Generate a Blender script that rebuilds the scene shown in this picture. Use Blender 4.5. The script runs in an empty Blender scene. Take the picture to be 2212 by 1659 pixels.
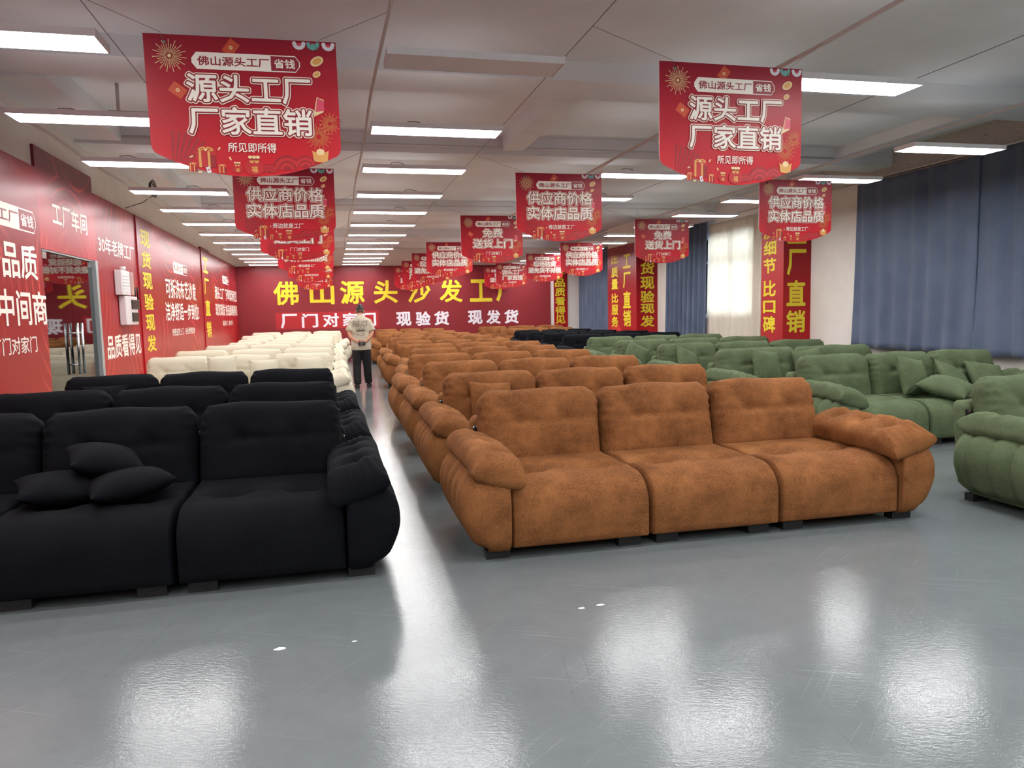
import bpy, math, random
import numpy as np
from mathutils import Vector, Matrix, Euler
random.seed(7)
rng = np.random.default_rng(7)
PI = math.pi
scene = bpy.context.scene
COL = scene.collection

# ------------------------------------------------------------------ camera, world, exposure
def make_camera():
    f, yaw, pitch, roll = 1609.65, 0.235193, 0.0961662, 0.0214526
    cd = bpy.data.cameras.new('camera'); cam = bpy.data.objects.new('camera', cd); COL.objects.link(cam)
    cd.sensor_fit = 'HORIZONTAL'; cd.sensor_width = 36.0; cd.lens = 36.0 * f / 2212.0
    cd.clip_start = 0.05; cd.clip_end = 200
    cy, sy = math.cos(yaw), math.sin(yaw)
    fw = Vector((sy * math.cos(pitch), cy * math.cos(pitch), -math.sin(pitch)))
    r = Vector((cy, -sy, 0)); d = fw.cross(r)
    r2 = r * math.cos(roll) + d * math.sin(roll); d2 = -r * math.sin(roll) + d * math.cos(roll)
    m = Matrix((r2, -d2, -fw)).transposed().to_4x4(); m.translation = (0, 0, 1.5)
    cam.matrix_world = m
    scene.camera = cam
make_camera()
w = bpy.data.worlds.new('world'); scene.world = w; w.use_nodes = True
w.node_tree.nodes['Background'].inputs[0].default_value = (0.80, 0.90, 1.0, 1)
w.node_tree.nodes['Background'].inputs[1].default_value = 24.0
scene.view_settings.view_transform = 'Standard'
scene.view_settings.look = 'None'
scene.view_settings.gamma = 1.0
scene.view_settings.use_curve_mapping = False
scene.view_settings.exposure = 0.68
LIGHT_STRENGTH = 18.0
scene.cycles.use_denoising = True
scene.cycles.max_bounces = 8
scene.cycles.diffuse_bounces = 5
scene.cycles.glossy_bounces = 3
scene.cycles.transmission_bounces = 5
scene.cycles.sample_clamp_indirect = 6.0
scene.cycles.caustics_reflective = False
scene.cycles.caustics_refractive = False

# ------------------------------------------------------------------ colour + materials
def lin(c):
    c = c / 255.0
    return c / 12.92 if c <= 0.04045 else ((c + 0.055) / 1.055) ** 2.4
def rgb(r, g, b): return (lin(r), lin(g), lin(b), 1.0)

class NT:
    def __init__(s, name):
        s.m = bpy.data.materials.new(name); s.m.use_nodes = True
        s.t = s.m.node_tree; s.n = s.t.nodes; s.l = s.t.links
        s.b = s.n['Principled BSDF']
    def node(s, typ, **kw):
        n = s.n.new(typ)
        for k, v in kw.items():
            if k.startswith('_'): setattr(n, k[1:], v)
            else: n.inputs[k.replace('__', ' ')].default_value = v
        return n
    def link(s, a, b): s.l.new(a, b)
    def coords(s, scale=(1, 1, 1), kind='Object', rot=(0, 0, 0)):
        tc = s.node('ShaderNodeTexCoord'); mp = s.node('ShaderNodeMapping'); src = tc.outputs[kind]
        if any(rot):
            m0 = s.node('ShaderNodeMapping'); m0.inputs['Rotation'].default_value = rot; s.link(src, m0.inputs['Vector']); src = m0.outputs['Vector']
        mp.inputs['Scale'].default_value = scale; s.link(src, mp.inputs['Vector']); return mp.outputs['Vector']
    def noise(s, vec, scale, detail=2.0, rough=0.5):
        n = s.node('ShaderNodeTexNoise', Scale=scale, Detail=detail, Roughness=rough)
        s.link(vec, n.inputs['Vector']); return n.outputs['Fac']
    def noise_col(s, vec, scale):
        n = s.node('ShaderNodeTexNoise', Scale=scale, Detail=1.0); s.link(vec, n.inputs['Vector']); return n.outputs['Color']
    def ramp(s, fac, stops):
        r = s.node('ShaderNodeValToRGB'); e = r.color_ramp.elements
        while len(e) < len(stops): e.new(0.5)
        for i, (p, c) in enumerate(stops): e[i].position = p; e[i].color = c
        s.link(fac, r.inputs['Fac']); return r.outputs['Color']
    def mix(s, fac, a, b, blend='MIX'):
        n = s.node('ShaderNodeMix', _data_type='RGBA', _blend_type=blend)
        for k, v in ((0, fac), (6, a), (7, b)):
            if hasattr(v, 'is_output'): s.link(v, n.inputs[k])
            else: n.inputs[k].default_value = v
        return n.outputs[2]
    def math(s, op, a, b=0.0, c=0.0):
        n = s.node('ShaderNodeMath', _operation=op)
        for k, v in ((0, a), (1, b), (2, c)):
            if hasattr(v, 'is_output'): s.link(v, n.inputs[k])
            else: n.inputs[k].default_value = v
        return n.outputs[0]
    def bump(s, h, strength=0.3, dist=0.01, normal=None):
        n = s.node('ShaderNodeBump', Strength=strength, Distance=dist)
        s.link(h, n.inputs['Height'])
        if normal is not None: s.link(normal, n.inputs['Normal'])
        s.link(n.outputs['Normal'], s.b.inputs['Normal']); return n.outputs['Normal']

def plain(name, col, rough=0.6, metal=0.0, spec=0.5, var=0.0, vs=8.0):
    t = NT(name); t.b.inputs['Roughness'].default_value = rough; t.b.inputs['Metallic'].default_value = metal
    t.b.inputs['Specular IOR Level'].default_value = spec
    if var:
        f = t.noise(t.coords(), vs, 3)
        lo = tuple(c * (1 - var) for c in col[:3]) + (1,); hi = tuple(min(1, c * (1 + var)) for c in col[:3]) + (1,)
        t.link(t.ramp(f, [(0.3, lo), (0.7, hi)]), t.b.inputs['Base Color'])
    else: t.b.inputs['Base Color'].default_value = col
    return t.m

def chenille(name, dark, light, sheen, blotch=0.5, fine=0.5, rib=420.0, ribk=0.35):
    """woven chenille: short horizontal flecks, brushed nap blotches, fine ribs in relief"""
    t = NT(name); v = t.coords()
    nap = t.noise(t.coords((1.0, 1.0, 1.3)), 3.6, 4, 0.62)
    fleck = t.noise(t.coords((90, 90, 380)), 1.0, 3, 0.7)
    fleck2 = t.noise(t.coords((420, 150, 150)), 1.0, 2, 0.6)
    a = t.math('MULTIPLY_ADD', nap, blotch, 0.5 - blotch * 0.5)
    b = t.math('MULTIPLY_ADD', fleck, fine, -fine * 0.5)
    c = t.math('MULTIPLY_ADD', fleck2, fine * 0.6, -fine * 0.3)
    s = t.math('ADD', t.math('ADD', a, b), c)
    t.link(t.ramp(s, [(0.22, dark), (0.78, light)]), t.b.inputs['Base Color'])
    t.b.inputs['Roughness'].default_value = 0.92; t.b.inputs['Specular IOR Level'].default_value = 0.12
    t.b.inputs['Sheen Weight'].default_value = sheen; t.b.inputs['Sheen Roughness'].default_value = 0.45
    t.b.inputs['Sheen Tint'].default_value = light
    wv = t.node('ShaderNodeTexWave', Scale=rib / 6.28, Distortion=2.0, Detail=1.0, _bands_direction='Z')
    t.link(v, wv.inputs['Vector'])
    h = t.math('ADD', t.math('MULTIPLY', wv.outputs['Fac'], ribk), t.math('ADD', fleck, fleck2))
    t.bump(h, 0.5, 0.0016)
    return t.m

MAT = {}
MAT['brown'] = chenille('rust_chenille', rgb(78, 45, 24), rgb(162, 108, 65), 0.14, 0.75, 0.85)
MAT['green'] = chenille('green_chenille', rgb(52, 62, 42), rgb(111, 124, 94), 0.22, 0.5, 0.5)
MAT['black'] = chenille('black_chenille', rgb(4, 5, 8), rgb(20, 22, 28), 0.02, 0.6, 0.7, 420.0, 0.0)
MAT['cream'] = chenille('cream_velvet', rgb(190, 184, 162), rgb(214, 208, 188), 0.08, 0.3, 0.15)
MAT['foot'] = plain('black_foot', rgb(26, 27, 30), 0.5)
MAT['steel'] = plain('brushed_steel', rgb(190, 190, 190), 0.25, 1.0)
MAT['hinge'] = plain('hinge_metal', rgb(150, 148, 145), 0.35, 0.9)
MAT['white'] = plain('painted_white', rgb(214, 211, 207), 0.75, var=0.03, vs=1.5)
MAT['whitebox'] = plain('white_plastic', rgb(225, 220, 222), 0.35)
MAT['darkbox'] = plain('dark_plastic', rgb(24, 24, 26), 0.4)
MAT['clear'] = plain('clear_cover', rgb(196, 160, 158), 0.15)
MAT['cable'] = plain('black_cable', rgb(20, 20, 22), 0.5)
MAT['wire'] = plain('grey_wire', rgb(120, 118, 118), 0.5)
MAT['conduit'] = plain('white_conduit', rgb(205, 200, 196), 0.5)
MAT['housing'] = plain('lamp_housing', rgb(240, 240, 242), 0.45)
MAT['yellow'] = plain('yellow_vinyl', rgb(224, 206, 42), 0.5)
MAT['lettering_white'] = plain('white_vinyl', rgb(230, 228, 236), 0.5)
MAT['lettering_cream'] = plain('cream_vinyl', rgb(252, 244, 232), 0.5)
MAT['skin'] = plain('skin', rgb(186, 136, 108), 0.55, var=0.05, vs=20)
MAT['hair'] = plain('black_hair', rgb(24, 21, 20), 0.6)
MAT['fade'] = plain('shaved_hair', rgb(96, 74, 60), 0.8, var=0.2, vs=60)
MAT['shirt'] = plain('oatmeal_cotton', rgb(184, 176, 157), 0.9, var=0.06, vs=14)
MAT['print'] = plain('grey_brown_print', rgb(112, 102, 88), 0.9)
MAT['trousers'] = plain('black_cotton', rgb(24, 24, 26), 0.9, var=0.3, vs=12)
MAT['shoe'] = plain('black_leather', rgb(22, 20, 20), 0.45)
MAT['paper'] = plain('white_paper', rgb(235, 235, 235), 0.8)
MAT['frame_grey'] = plain('grey_aluminium', rgb(178, 184, 186), 0.35, 0.3)

def mat_emit(nm, k):
    t = NT(nm); t.b.inputs['Base Color'].default_value = (0.9, 0.9, 0.9, 1)
    t.b.inputs['Emission Color'].default_value = (1.0, 0.99, 0.985, 1); t.b.inputs['Emission Strength'].default_value = LIGHT_STRENGTH * k
    return t.m
MAT['lit'] = mat_emit('lit_diffuser', 1.0)
MAT['added_uplight'] = mat_emit('added_uplight_glow', 0.045)  # weak upward glow added to the lamps to brighten the ceiling
MAT['unlit'] = plain('unlit_diffuser', rgb(238, 238, 240), 0.5)

def mat_floor():
    t = NT('grey_epoxy_floor'); v = t.coords()
    n1 = t.noise(v, 0.7, 5, 0.6); n2 = t.noise(v, 9.0, 4, 0.6)
    s = t.math('ADD', t.math('MULTIPLY', n1, 0.7), t.math('MULTIPLY', n2, 0.3))
    base = t.ramp(s, [(0.3, rgb(104, 110, 112)), (0.7, rgb(117, 124, 126))])
    # hairline scratches of several directions
    for ang, sc, thr, col, k in ((0.45, 0.8, 0.70, rgb(176, 182, 188), .18), (-0.75, 1.1, 0.70, rgb(166, 172, 178), .16), (1.75, 0.7, 0.71, rgb(64, 70, 78), .18), (0.95, 1.5, 0.715, rgb(70, 76, 84), .15), (2.5, 1.3, 0.715, rgb(180, 186, 192), .18)):
        st = t.noise(t.coords((sc * 1.1, sc * 95, 1), rot=(0, 0, ang)), 1.0, 1.0, 0.4)
        m = t.math('MULTIPLY', t.ramp(st, [(thr, (0, 0, 0, 1)), (thr + 0.012, (1, 1, 1, 1))]), t.ramp(t.noise(t.coords((1, 1, 1), rot=(0, 0, ang)), 1.7, 2), [(0.45, (0, 0, 0, 1)), (0.6, (1, 1, 1, 1))]))
        base = t.mix(t.math('MULTIPLY', m, k), base, col)
    t.link(base, t.b.inputs['Base Color'])
    r = t.ramp(t.noise(v, 2.2, 5, 0.65), [(0.3, (0.10, 0.10, 0.10, 1)), (0.75, (0.16, 0.16, 0.16, 1))])
    t.link(r, t.b.inputs['Roughness']); t.b.inputs['Specular IOR Level'].default_value = 0.45
    peel = t.noise(t.coords((0.7, 1.6, 1), rot=(0, 0, 0.35)), 42.0, 3, 0.6); grit = t.noise(v, 110.0, 2, 0.5)
    t.bump(t.math('ADD', t.math('MULTIPLY', peel, 0.8), t.math('MULTIPLY', grit, 0.35)), 0.28, 0.003)
    return t.m
MAT['floor'] = mat_floor()

def mat_ceiling():
    t = NT('ceiling_paint'); v = t.coords()
    t.link(t.ramp(t.noise(v, 0.9, 5, 0.6), [(0.3, rgb(222, 225, 229)), (0.7, rgb(234, 237, 240))]), t.b.inputs['Base Color'])
    t.b.inputs['Roughness'].default_value = 0.85
    t.bump(t.noise(v, 40, 3), 0.1, 0.004); return t.m
MAT['ceiling'] = mat_ceiling()
def mat_wall():
    t = NT('white_wall'); v = t.coords()
    t.link(t.ramp(t.noise(v, 1.1, 5, 0.6), [(0.3, rgb(222, 216, 210)), (0.7, rgb(234, 229, 224))]), t.b.inputs['Base Color'])
    t.b.inputs['Roughness'].default_value = 0.85; t.bump(t.noise(v, 30, 3), 0.08, 0.003); return t.m
MAT['wall'] = mat_wall()
def mat_plaster():
    t = NT('rough_plaster'); v = t.coords()
    n = t.noise(t.coords((1, 3.2, 8)), 6.0, 5, 0.7)
    t.link(t.ramp(n, [(0.34, rgb(120, 116, 112)), (0.42, rgb(205, 200, 194))]), t.b.inputs['Base Color'])
    t.b.inputs['Roughness'].default_value = 0.95; t.bump(n, 0.9, 0.03); return t.m
MAT['plaster'] = mat_plaster()

def mat_redprint(name, top, bottom, zmin, zmax, axis='Z', lines=0.0, linecol=rgb(240, 90, 80), gloss=0.32, ls=2.6, wob=0.0, c=(0, 0, 0)):
    """printed red vinyl: designed colour gradient, big soft swooshes and concentric hair lines"""
    t = NT(name); tc = t.node('ShaderNodeTexCoord'); sp = t.node('ShaderNodeSeparateXYZ'); t.link(tc.outputs['Object'], sp.inputs[0])
    g = t.node('ShaderNodeMapRange'); g.inputs[1].default_value = zmin; g.inputs[2].default_value = zmax
    t.link(sp.outputs[axis], g.inputs[0])
    n = t.noise(tc.outputs['Object'], 0.8, 1)
    f = t.math('ADD', g.outputs[0], t.math('MULTIPLY_ADD', n, 0.3, -0.15))
    col = t.ramp(f, [(0.0, bottom), (1.0, top)])
    if lines:
        vo = t.node('ShaderNodeTexVoronoi', Scale=0.42, _feature='F1', _distance='EUCLIDEAN'); vo.inputs['Randomness'].default_value = 1.0
        wob_ = t.mix(0.06, tc.outputs['Object'], t.noise_col(tc.outputs['Object'], 0.7)); t.link(wob_, vo.inputs['Vector'])
        wv = t.math('MULTIPLY_ADD', t.math('SINE', t.math('MULTIPLY', vo.outputs['Distance'], ls * 36.0)), 0.5, 0.5)
        thin = t.ramp(wv, [(0.80, (0, 0, 0, 1)), (0.97, (1, 1, 1, 1))])
        msk = t.ramp(t.noise(tc.outputs['Object'], 0.9, 1), [(0.46, (0, 0, 0, 1)), (0.62, (1, 1, 1, 1))])
        col = t.mix(t.math('MULTIPLY', t.math('MULTIPLY', thin, msk), lines), col, linecol)
    t.link(col, t.b.inputs['Base Color']); t.b.inputs['Roughness'].default_value = gloss
    t.b.inputs['Specular IOR Level'].default_value = 0.25
    t.bump(t.noise(t.coords((1, 1, 0.5)), 3.0, 2), 0.08, 0.02)
    return t.m
MAT['redwall'] = mat_redprint('red_wall_print', rgb(132, 30, 44), rgb(176, 34, 36), 0.6, 3.0, lines=0.55)
MAT['redheader'] = mat_redprint('red_header_print', rgb(116, 34, 54), rgb(180, 40, 50), 2.3, 3.3, lines=0.6, ls=3.2, c=(3.0, -10.2, -2.2))
MAT['redstrip'] = mat_redprint('red_strip_print', rgb(120, 24, 40), rgb(186, 30, 40), 0.6, 3.2)
MAT['redback'] = mat_redprint('red_back_print', rgb(132, 46, 54), rgb(136, 46, 52), 1.0, 3.0)
MAT['redpillar'] = mat_redprint('red_pillar_print', rgb(134, 24, 36), rgb(176, 26, 32), 1.0, 3.2)
MAT['redboard'] = mat_redprint('red_banner_print', rgb(150, 28, 48), rgb(212, 40, 50), -0.78, 0.0)
MAT['brightred'] = plain('bright_red_vinyl', rgb(172, 27, 35), 0.45)

def mat_fabric_curtain(name, lo, hi, transl=0.0):
    t = NT(name); v = t.coords()
    f = t.math('ADD', t.math('MULTIPLY', t.noise(t.coords((1, 60, 120)), 1.0, 3), 0.5), t.math('MULTIPLY', t.noise(v, 1.4, 3), 0.5))
    c = t.ramp(f, [(0.35, lo), (0.65, hi)])
    t.link(c, t.b.inputs['Base Color']); t.b.inputs['Roughness'].default_value = 0.85
    t.b.inputs['Sheen Weight'].default_value = 0.15
    if transl:
        tr = t.node('ShaderNodeBsdfTranslucent'); t.link(c, tr.inputs['Color'])
        mx = t.node('ShaderNodeMixShader'); mx.inputs[0].default_value = transl
        t.link(t.b.outputs[0], mx.inputs[1]); t.link(tr.outputs[0], mx.inputs[2])
        t.link(mx.outputs[0], t.n['Material Output'].inputs['Surface'])
    return t.m
MAT['curtain'] = mat_fabric_curtain('slate_blue_curtain', rgb(72, 85, 108), rgb(96, 109, 132))
MAT['sheer'] = mat_fabric_curtain('cream_curtain', rgb(238, 231, 220), rgb(249, 244, 236), 0.55)
MAT['redcloth'] = plain('red_cloth', rgb(120, 20, 30), 0.9)

def mat_glass(name, tint, alpha):
    t = NT(name); n = t.n
    tr = t.node('ShaderNodeBsdfTransparent'); tr.inputs[0].default_value = tint
    gl = t.node('ShaderNodeBsdfGlossy'); gl.inputs['Roughness'].default_value = 0.02; gl.inputs[0].default_value = (0.95, 0.97, 0.96, 1)
    fr = t.node('ShaderNodeFresnel', IOR=1.9); mx = t.node('ShaderNodeMixShader')
    t.link(t.math('ADD', fr.outputs[0], alpha), mx.inputs[0]); t.link(tr.outputs[0], mx.inputs[1]); t.link(gl.outputs[0], mx.inputs[2])
    t.link(mx.outputs[0], n['Material Output'].inputs['Surface']); return t.m
MAT['doorglass'] = mat_glass('tinted_glass', (0.28, 0.29, 0.29, 1), 0.08)
MAT['glass'] = mat_glass('window_glass', (0.92, 0.95, 0.95, 1), 0.0)
MAT['workshop'] = plain('workshop_grey', rgb(120, 116, 108), 0.9, var=0.1)

# ------------------------------------------------------------------ object helpers
def mesh_from(name, V, F, mats=None, fm=None, smooth=True):
    me = bpy.data.meshes.new(name)
    me.from_pydata([tuple(map(float, v)) for v in V], [], [tuple(int(i) for i in f) for f in F])
    for m in (mats or []): me.materials.append(m)
    if fm is not None: me.polygons.foreach_set('material_index', np.asarray(fm, dtype=np.int32))
    me.polygons.foreach_set('use_smooth', np.full(len(F), smooth, dtype=bool))
    me.update(); return me
def link(name, me, parent=None, loc=(0, 0, 0), rot=(0, 0, 0)):
    o = bpy.data.objects.new(name, me); COL.objects.link(o)
    if parent is not None: o.parent = parent
    o.location = loc; o.rotation_euler = rot
    return o
def thing(name, label, cat, loc=(0, 0, 0), rot=(0, 0, 0), group=None):
    o = bpy.data.objects.new(name, None); COL.objects.link(o); o.empty_display_size = 0.1
    o.location = loc; o.rotation_euler = rot
    return tag(o, label, cat, group)
def tag(o, label, cat, group=None):
    o['label'] = label; o['category'] = cat
    if group: o['group'] = group
    return o
def struct(o, label=None, cat=None):
    o['kind'] = 'structure'
    if label: o['label'] = label
    if cat: o['category'] = cat
    return o
def copy_thing(root):
    r = root.copy(); COL.objects.link(r)
    for ch in root.children:
        c = ch.copy(); COL.objects.link(c); c.parent = r
        for g in ch.children:
            d = g.copy(); COL.objects.link(d); d.parent = c
    return r

class MB:
    """collects boxes, tubes and polygons into ONE mesh with several materials"""
    def __init__(s): s.V = []; s.F = []; s.M = []; s.mats = []
    def mi(s, m):
        if m not in s.mats: s.mats.append(m)
        return s.mats.index(m)
    def add(s, V, F, m):
        b = len(s.V); s.V += [tuple(v) for v in V]; k = s.mi(m)
        for f in F: s.F.append(tuple(i + b for i in f)); s.M.append(k)
        return s
    def box(s, x0, x1, y0, y1, z0, z1, m):
        V = [(x, y, z) for x in (x0, x1) for y in (y0, y1) for z in (z0, z1)]
        return s.add(V, [(0, 1, 3, 2), (4, 6, 7, 5), (0, 4, 5, 1), (2, 3, 7, 6), (0, 2, 6, 4), (1, 5, 7, 3)], m)
    def tube(s, pts, r, m, n=8, cap=True):
        pts = [Vector(p) for p in pts]; V = []; F = []; k = len(pts)
        rr = r if isinstance(r, (list, tuple)) else [r] * k
        up = Vector((0, 0, 1))
        for i, p in enumerate(pts):
            d = (pts[min(i + 1, k - 1)] - pts[max(i - 1, 0)]).normalized()
            a = d.cross(up)
            if a.length < 1e-3: a = d.cross(Vector((1, 0, 0)))
            a.normalize(); b = d.cross(a)
            for j in range(n):
                t = 2 * PI * j / n; V.append(p + (a * math.cos(t) + b * math.sin(t)) * rr[i])
        for i in range(k - 1):
            for j in range(n):
                F.append((i * n + j, i * n + (j + 1) % n, (i + 1) * n + (j + 1) % n, (i + 1) * n + j))
        if cap: F += [tuple(range(n))[::-1], tuple((k - 1) * n + j for j in range(n))]
        return s.add(V, F, m)
    def build(s, name, parent=None, smooth=False, bevel=0.0, loc=(0, 0, 0), rot=(0, 0, 0)):
        me = mesh_from(name, s.V, s.F, s.mats, s.M, smooth)
        o = link(name, me, parent, loc, rot)
        if bevel:
            b = o.modifiers.new('bevel', 'BEVEL'); b.width = bevel; b.segments = 2; b.limit_method = 'ANGLE'
        return o
def box(name, x0, x1, y0, y1, z0, z1, m, parent=None, bevel=0.0):
    return MB().box(x0, x1, y0, y1, z0, z1, m).build(name, parent, False, bevel)

# ---- rounded box on a lattice; radii may differ per axis side: r[axis]=(minus, plus)
def axis_samples(h, rm, rp, nc, nm):
    t = np.tan(np.linspace(0, PI / 4, nc + 1)); e = np.concatenate([t, (1 / np.tan(np.linspace(PI / 4, PI / 2, nc + 1)[1:-1])) * 0 + 1])[:nc + 1]
    lo = -h + rm - rm * e[::-1]; hi = h - rp + rp * e
    mid = np.linspace(-h + rm, h - rp, nm + 2)[1:-1]
    return np.concatenate([lo, mid, hi])
def rounded_box(h, r, nc=4, nm=(8, 8, 6)):
    S = [axis_samples(h[a], r[a][0], r[a][1], nc, nm[a]) for a in range(3)]
    n = [len(s) for s in S]
    idx = {}; P = []
    def vid(i, j, k):
        key = (i, j, k)
        if key not in idx: idx[key] = len(P); P.append((S[0][i], S[1][j], S[2][k]))
        return idx[key]
    F = []
    for a in range(3):
        b, c = (a + 1) % 3, (a + 2) % 3
        for side in (0, n[a] - 1):
            for i in range(n[b] - 1):
                for j in range(n[c] - 1):
                    q = []
                    for (di, dj) in ((0, 0), (1, 0), (1, 1), (0, 1)):
                        k = [0, 0, 0]; k[a] = side; k[b] = i + di; k[c] = j + dj
                        q.append(vid(*k))
                    F.append(q if side else q[::-1])
    P = np.array(P)
    lo = np.array([-h[a] + r[a][0] for a in range(3)]); hi = np.array([h[a] - r[a][1] for a in range(3)])
    inner = np.clip(P, lo, hi); d = P - inner
    R = np.where(d < 0, np.array([r[a][0] for a in range(3)]), np.array([r[a][1] for a in range(3)]))
    u = d / np.maximum(R, 1e-6); L = np.linalg.norm(u, axis=1, keepdims=True)
    un = u / np.maximum(L, 1e-9)
    nrm = un / np.maximum(R, 1e-6); nrm /= np.maximum(np.linalg.norm(nrm, axis=1, keepdims=True), 1e-9)
    return inner + un * R, F, nrm
def gauss(d, s): return np.exp(-(d / s) ** 2)
def sstep(a, b, x):
    t = np.clip((x - a) / (b - a), 0, 1); return t * t * (3 - 2 * t)
def lump(P, s, k, seed):
    r = np.random.default_rng(seed); o = np.zeros(len(P))
    for _ in range(6):
        d = r.normal(size=3); d *= s / np.linalg.norm(d); o += np.sin(P @ d + r.uniform(0, 6.28))
    return o * k / 6

# ---- pillow with pinched corners; lies in local XY
def pillow(hx, hy, T, pinch=0.08, n=22, seed=0, dim=(), ex=0.4, pu=2.0, pv=2.0):
    g = np.linspace(-1, 1, n + 1); g = np.sin(g * PI / 2)
    U, Vv = np.meshgrid(g, g, indexing='ij'); u, v = U.ravel(), Vv.ravel()
    x = hx * u * (1 - pinch * (1 - np.abs(v) ** 2.5)); y = hy * v * (1 - pinch * (1 - np.abs(u) ** 2.5))
    t = T * np.clip(1 - np.abs(u) ** pu, 0, 1) ** ex * np.clip(1 - np.abs(v) ** pv, 0, 1) ** ex
    t = t + 0.004
    P = np.stack([x, y, t], 1); Q = np.stack([x, y, -t], 1)
    edge = (1 - np.abs(u)) * (1 - np.abs(v)) 
    ang = np.arctan2(v, u); rad = np.maximum(np.abs(u), np.abs(v))
    wr = 0.006 * np.sin(ang * 23 + seed) * sstep(0.5, 0.85, rad) * (1 - sstep(0.93, 1.0, rad))
    P[:, 2] += wr; Q[:, 2] -= wr
    P[:, 2] += lump(P, 14, 0.008, seed + 1) * (t > 0.01)
    for (a, b, s, k) in dim: P[:, 2] -= k * np.exp(-(((x - a) / s) ** 2 + ((y - b) / s) ** 2))
    N = n + 1; F = []
    A = lambda i, j: i * N + j
    B = lambda i, j: N * N + i * N + j
    for i in range(n):
        for j in range(n):
            F.append((A(i, j), A(i + 1, j), A(i + 1, j + 1), A(i, j + 1)))
            F.append((B(i, j), B(i, j + 1), B(i + 1, j + 1), B(i + 1, j)))
    for i in range(n):
        F += [(A(i, 0), B(i, 0), B(i + 1, 0), A(i + 1, 0)), (A(i, n), A(i + 1, n), B(i + 1, n), B(i, n)),
              (A(0, i), A(0, i + 1), B(0, i + 1), B(0, i)), (A(n, i), B(n, i), B(n, i + 1), A(n, i + 1))]
    return np.concatenate([P, Q]), F

# ------------------------------------------------------------------ sofa
_cache = {}
def cached(key, fn):
    if key not in _cache: _cache[key] = fn()
    return _cache[key]
def q5(v): return round(v * 20) / 20

def seat_mesh(wd, color):
    def mk():
        h = (wd / 2, 0.475, 0.205)
        P, F, N = rounded_box(h, [(0.028, 0.028), (0.19, 0.10), (0.035, 0.19)], 4, (16, 18, 4))
        x, y, z = P.T.copy()
        top = np.clip(N[:, 2], 0, 1) ** 2; front = np.clip(-N[:, 1], 0, 1) ** 2
        cx = np.cos(np.clip(x / (wd / 2), -1, 1) * PI / 2)
        d = np.zeros(len(P))
        d += top * 0.008 * cx ** 0.5 * np.cos(np.clip(y / 0.5, -1, 1) * PI / 2) ** 0.5
        # tuft line across the seat with two buttons, pleats radiating from them
        for bx in (-0.24 * wd, 0.24 * wd):
            rr = np.hypot(x - bx, y + 0.02); an = np.arctan2(y + 0.02, x - bx)
            d -= top * (0.090 * gauss(rr, 0.095) + 0.005 * np.cos(an * 6) * gauss(rr - 0.12, 0.06))
        d -= top * 0.016 * gauss(y + 0.02, 0.035) * (np.abs(x) < 0.24 * wd)
        d -= top * 0.012 * gauss(y + 0.02, 0.05) * (np.abs(x) >= 0.24 * wd)
        d += top * (0.004 * gauss(y + 0.17, 0.09) + 0.010 * gauss(y - 0.14, 0.09)) * cx ** 0.5
        d += front * 0.014 * cx ** 0.6 * np.cos(np.clip((z + 0.02) / 0.23, -1, 1) * PI / 2)
        d += lump(P, 13, 0.006, 3) * (0.3 + top)
        P = P + N * d[:, None] + np.array([0, 0.475, 0.255])
        return mesh_from('seat', P, F, [MAT[color]])
    return cached(('seat', wd, color), mk)

def back_mesh(wd, color, var):
    def mk():
        h = (wd / 2 - 0.004, 0.115, 0.27)
        P, F, N = rounded_box(h, [(0.09, 0.09), (0.10, 0.10), (0.05, 0.135)], 5, (18, 3, 18))
        x, y, z = P.T.copy()
        fr = np.clip(-N[:, 1], 0, 1) ** 2
        cx = np.cos(np.clip(x / (wd / 2), -1, 1) * PI / 2)
        d = fr * 0.045 * cx ** 0.6 * np.cos(np.clip(z / 0.28, -1, 1) * PI / 2) ** 0.6
        zz = 0.035
        for bx in (-0.20 * wd, 0.20 * wd):
            rr = np.hypot(x - bx, z - zz); an = np.arctan2(z - zz, x - bx)
            d -= fr * (0.034 * gauss(rr, 0.045) + 0.006 * np.cos(an * 5 + 1) * gauss(rr - 0.09, 0.05))
        d -= fr * 0.010 * gauss(z - zz + 0.012 * np.cos(x / wd * 6), 0.022) * (np.abs(x) < 0.2 * wd)
        d -= fr * 0.004 * gauss(z - zz, 0.04) * (np.abs(x) >= 0.2 * wd)
        # gathered puckers round the side seams and upper corners
        side = np.clip(np.abs(N[:, 0]), 0, 1) * np.clip(1 - np.abs(N[:, 0]), 0, 1) * 4
        d += 0.006 * side * np.sin(z * 95 + var) * sstep(-0.2, 0.1, z)
        cu = np.hypot(wd / 2 - np.abs(x), 0.27 - z); ca0 = np.arctan2(0.27 - z, wd / 2 - np.abs(x))
        d += 0.005 * np.cos(ca0 * 18 + var) * gauss(cu - 0.13, 0.05) * (1 - fr * 0.5)
        tp = np.clip(N[:, 2], 0, 1)
        d += tp * (0.012 * cx + 0.005 * np.sin(x * 11 + var * 2))
        d += lump(P, 12, 0.007, 11 + var)
        P = P + N * d[:, None]
        a = math.radians(15 + (var - 1) * 1.0)
        ca, sa = math.cos(a), math.sin(a)
        Y = P[:, 1] * ca + P[:, 2] * sa; Z = -P[:, 1] * sa + P[:, 2] * ca
        P = np.stack([P[:, 0], Y + 1.00, Z + 0.655], 1)
        return mesh_from('backrest', P, F, [MAT[color]])
    return cached(('back', wd, color, var), mk)

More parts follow.
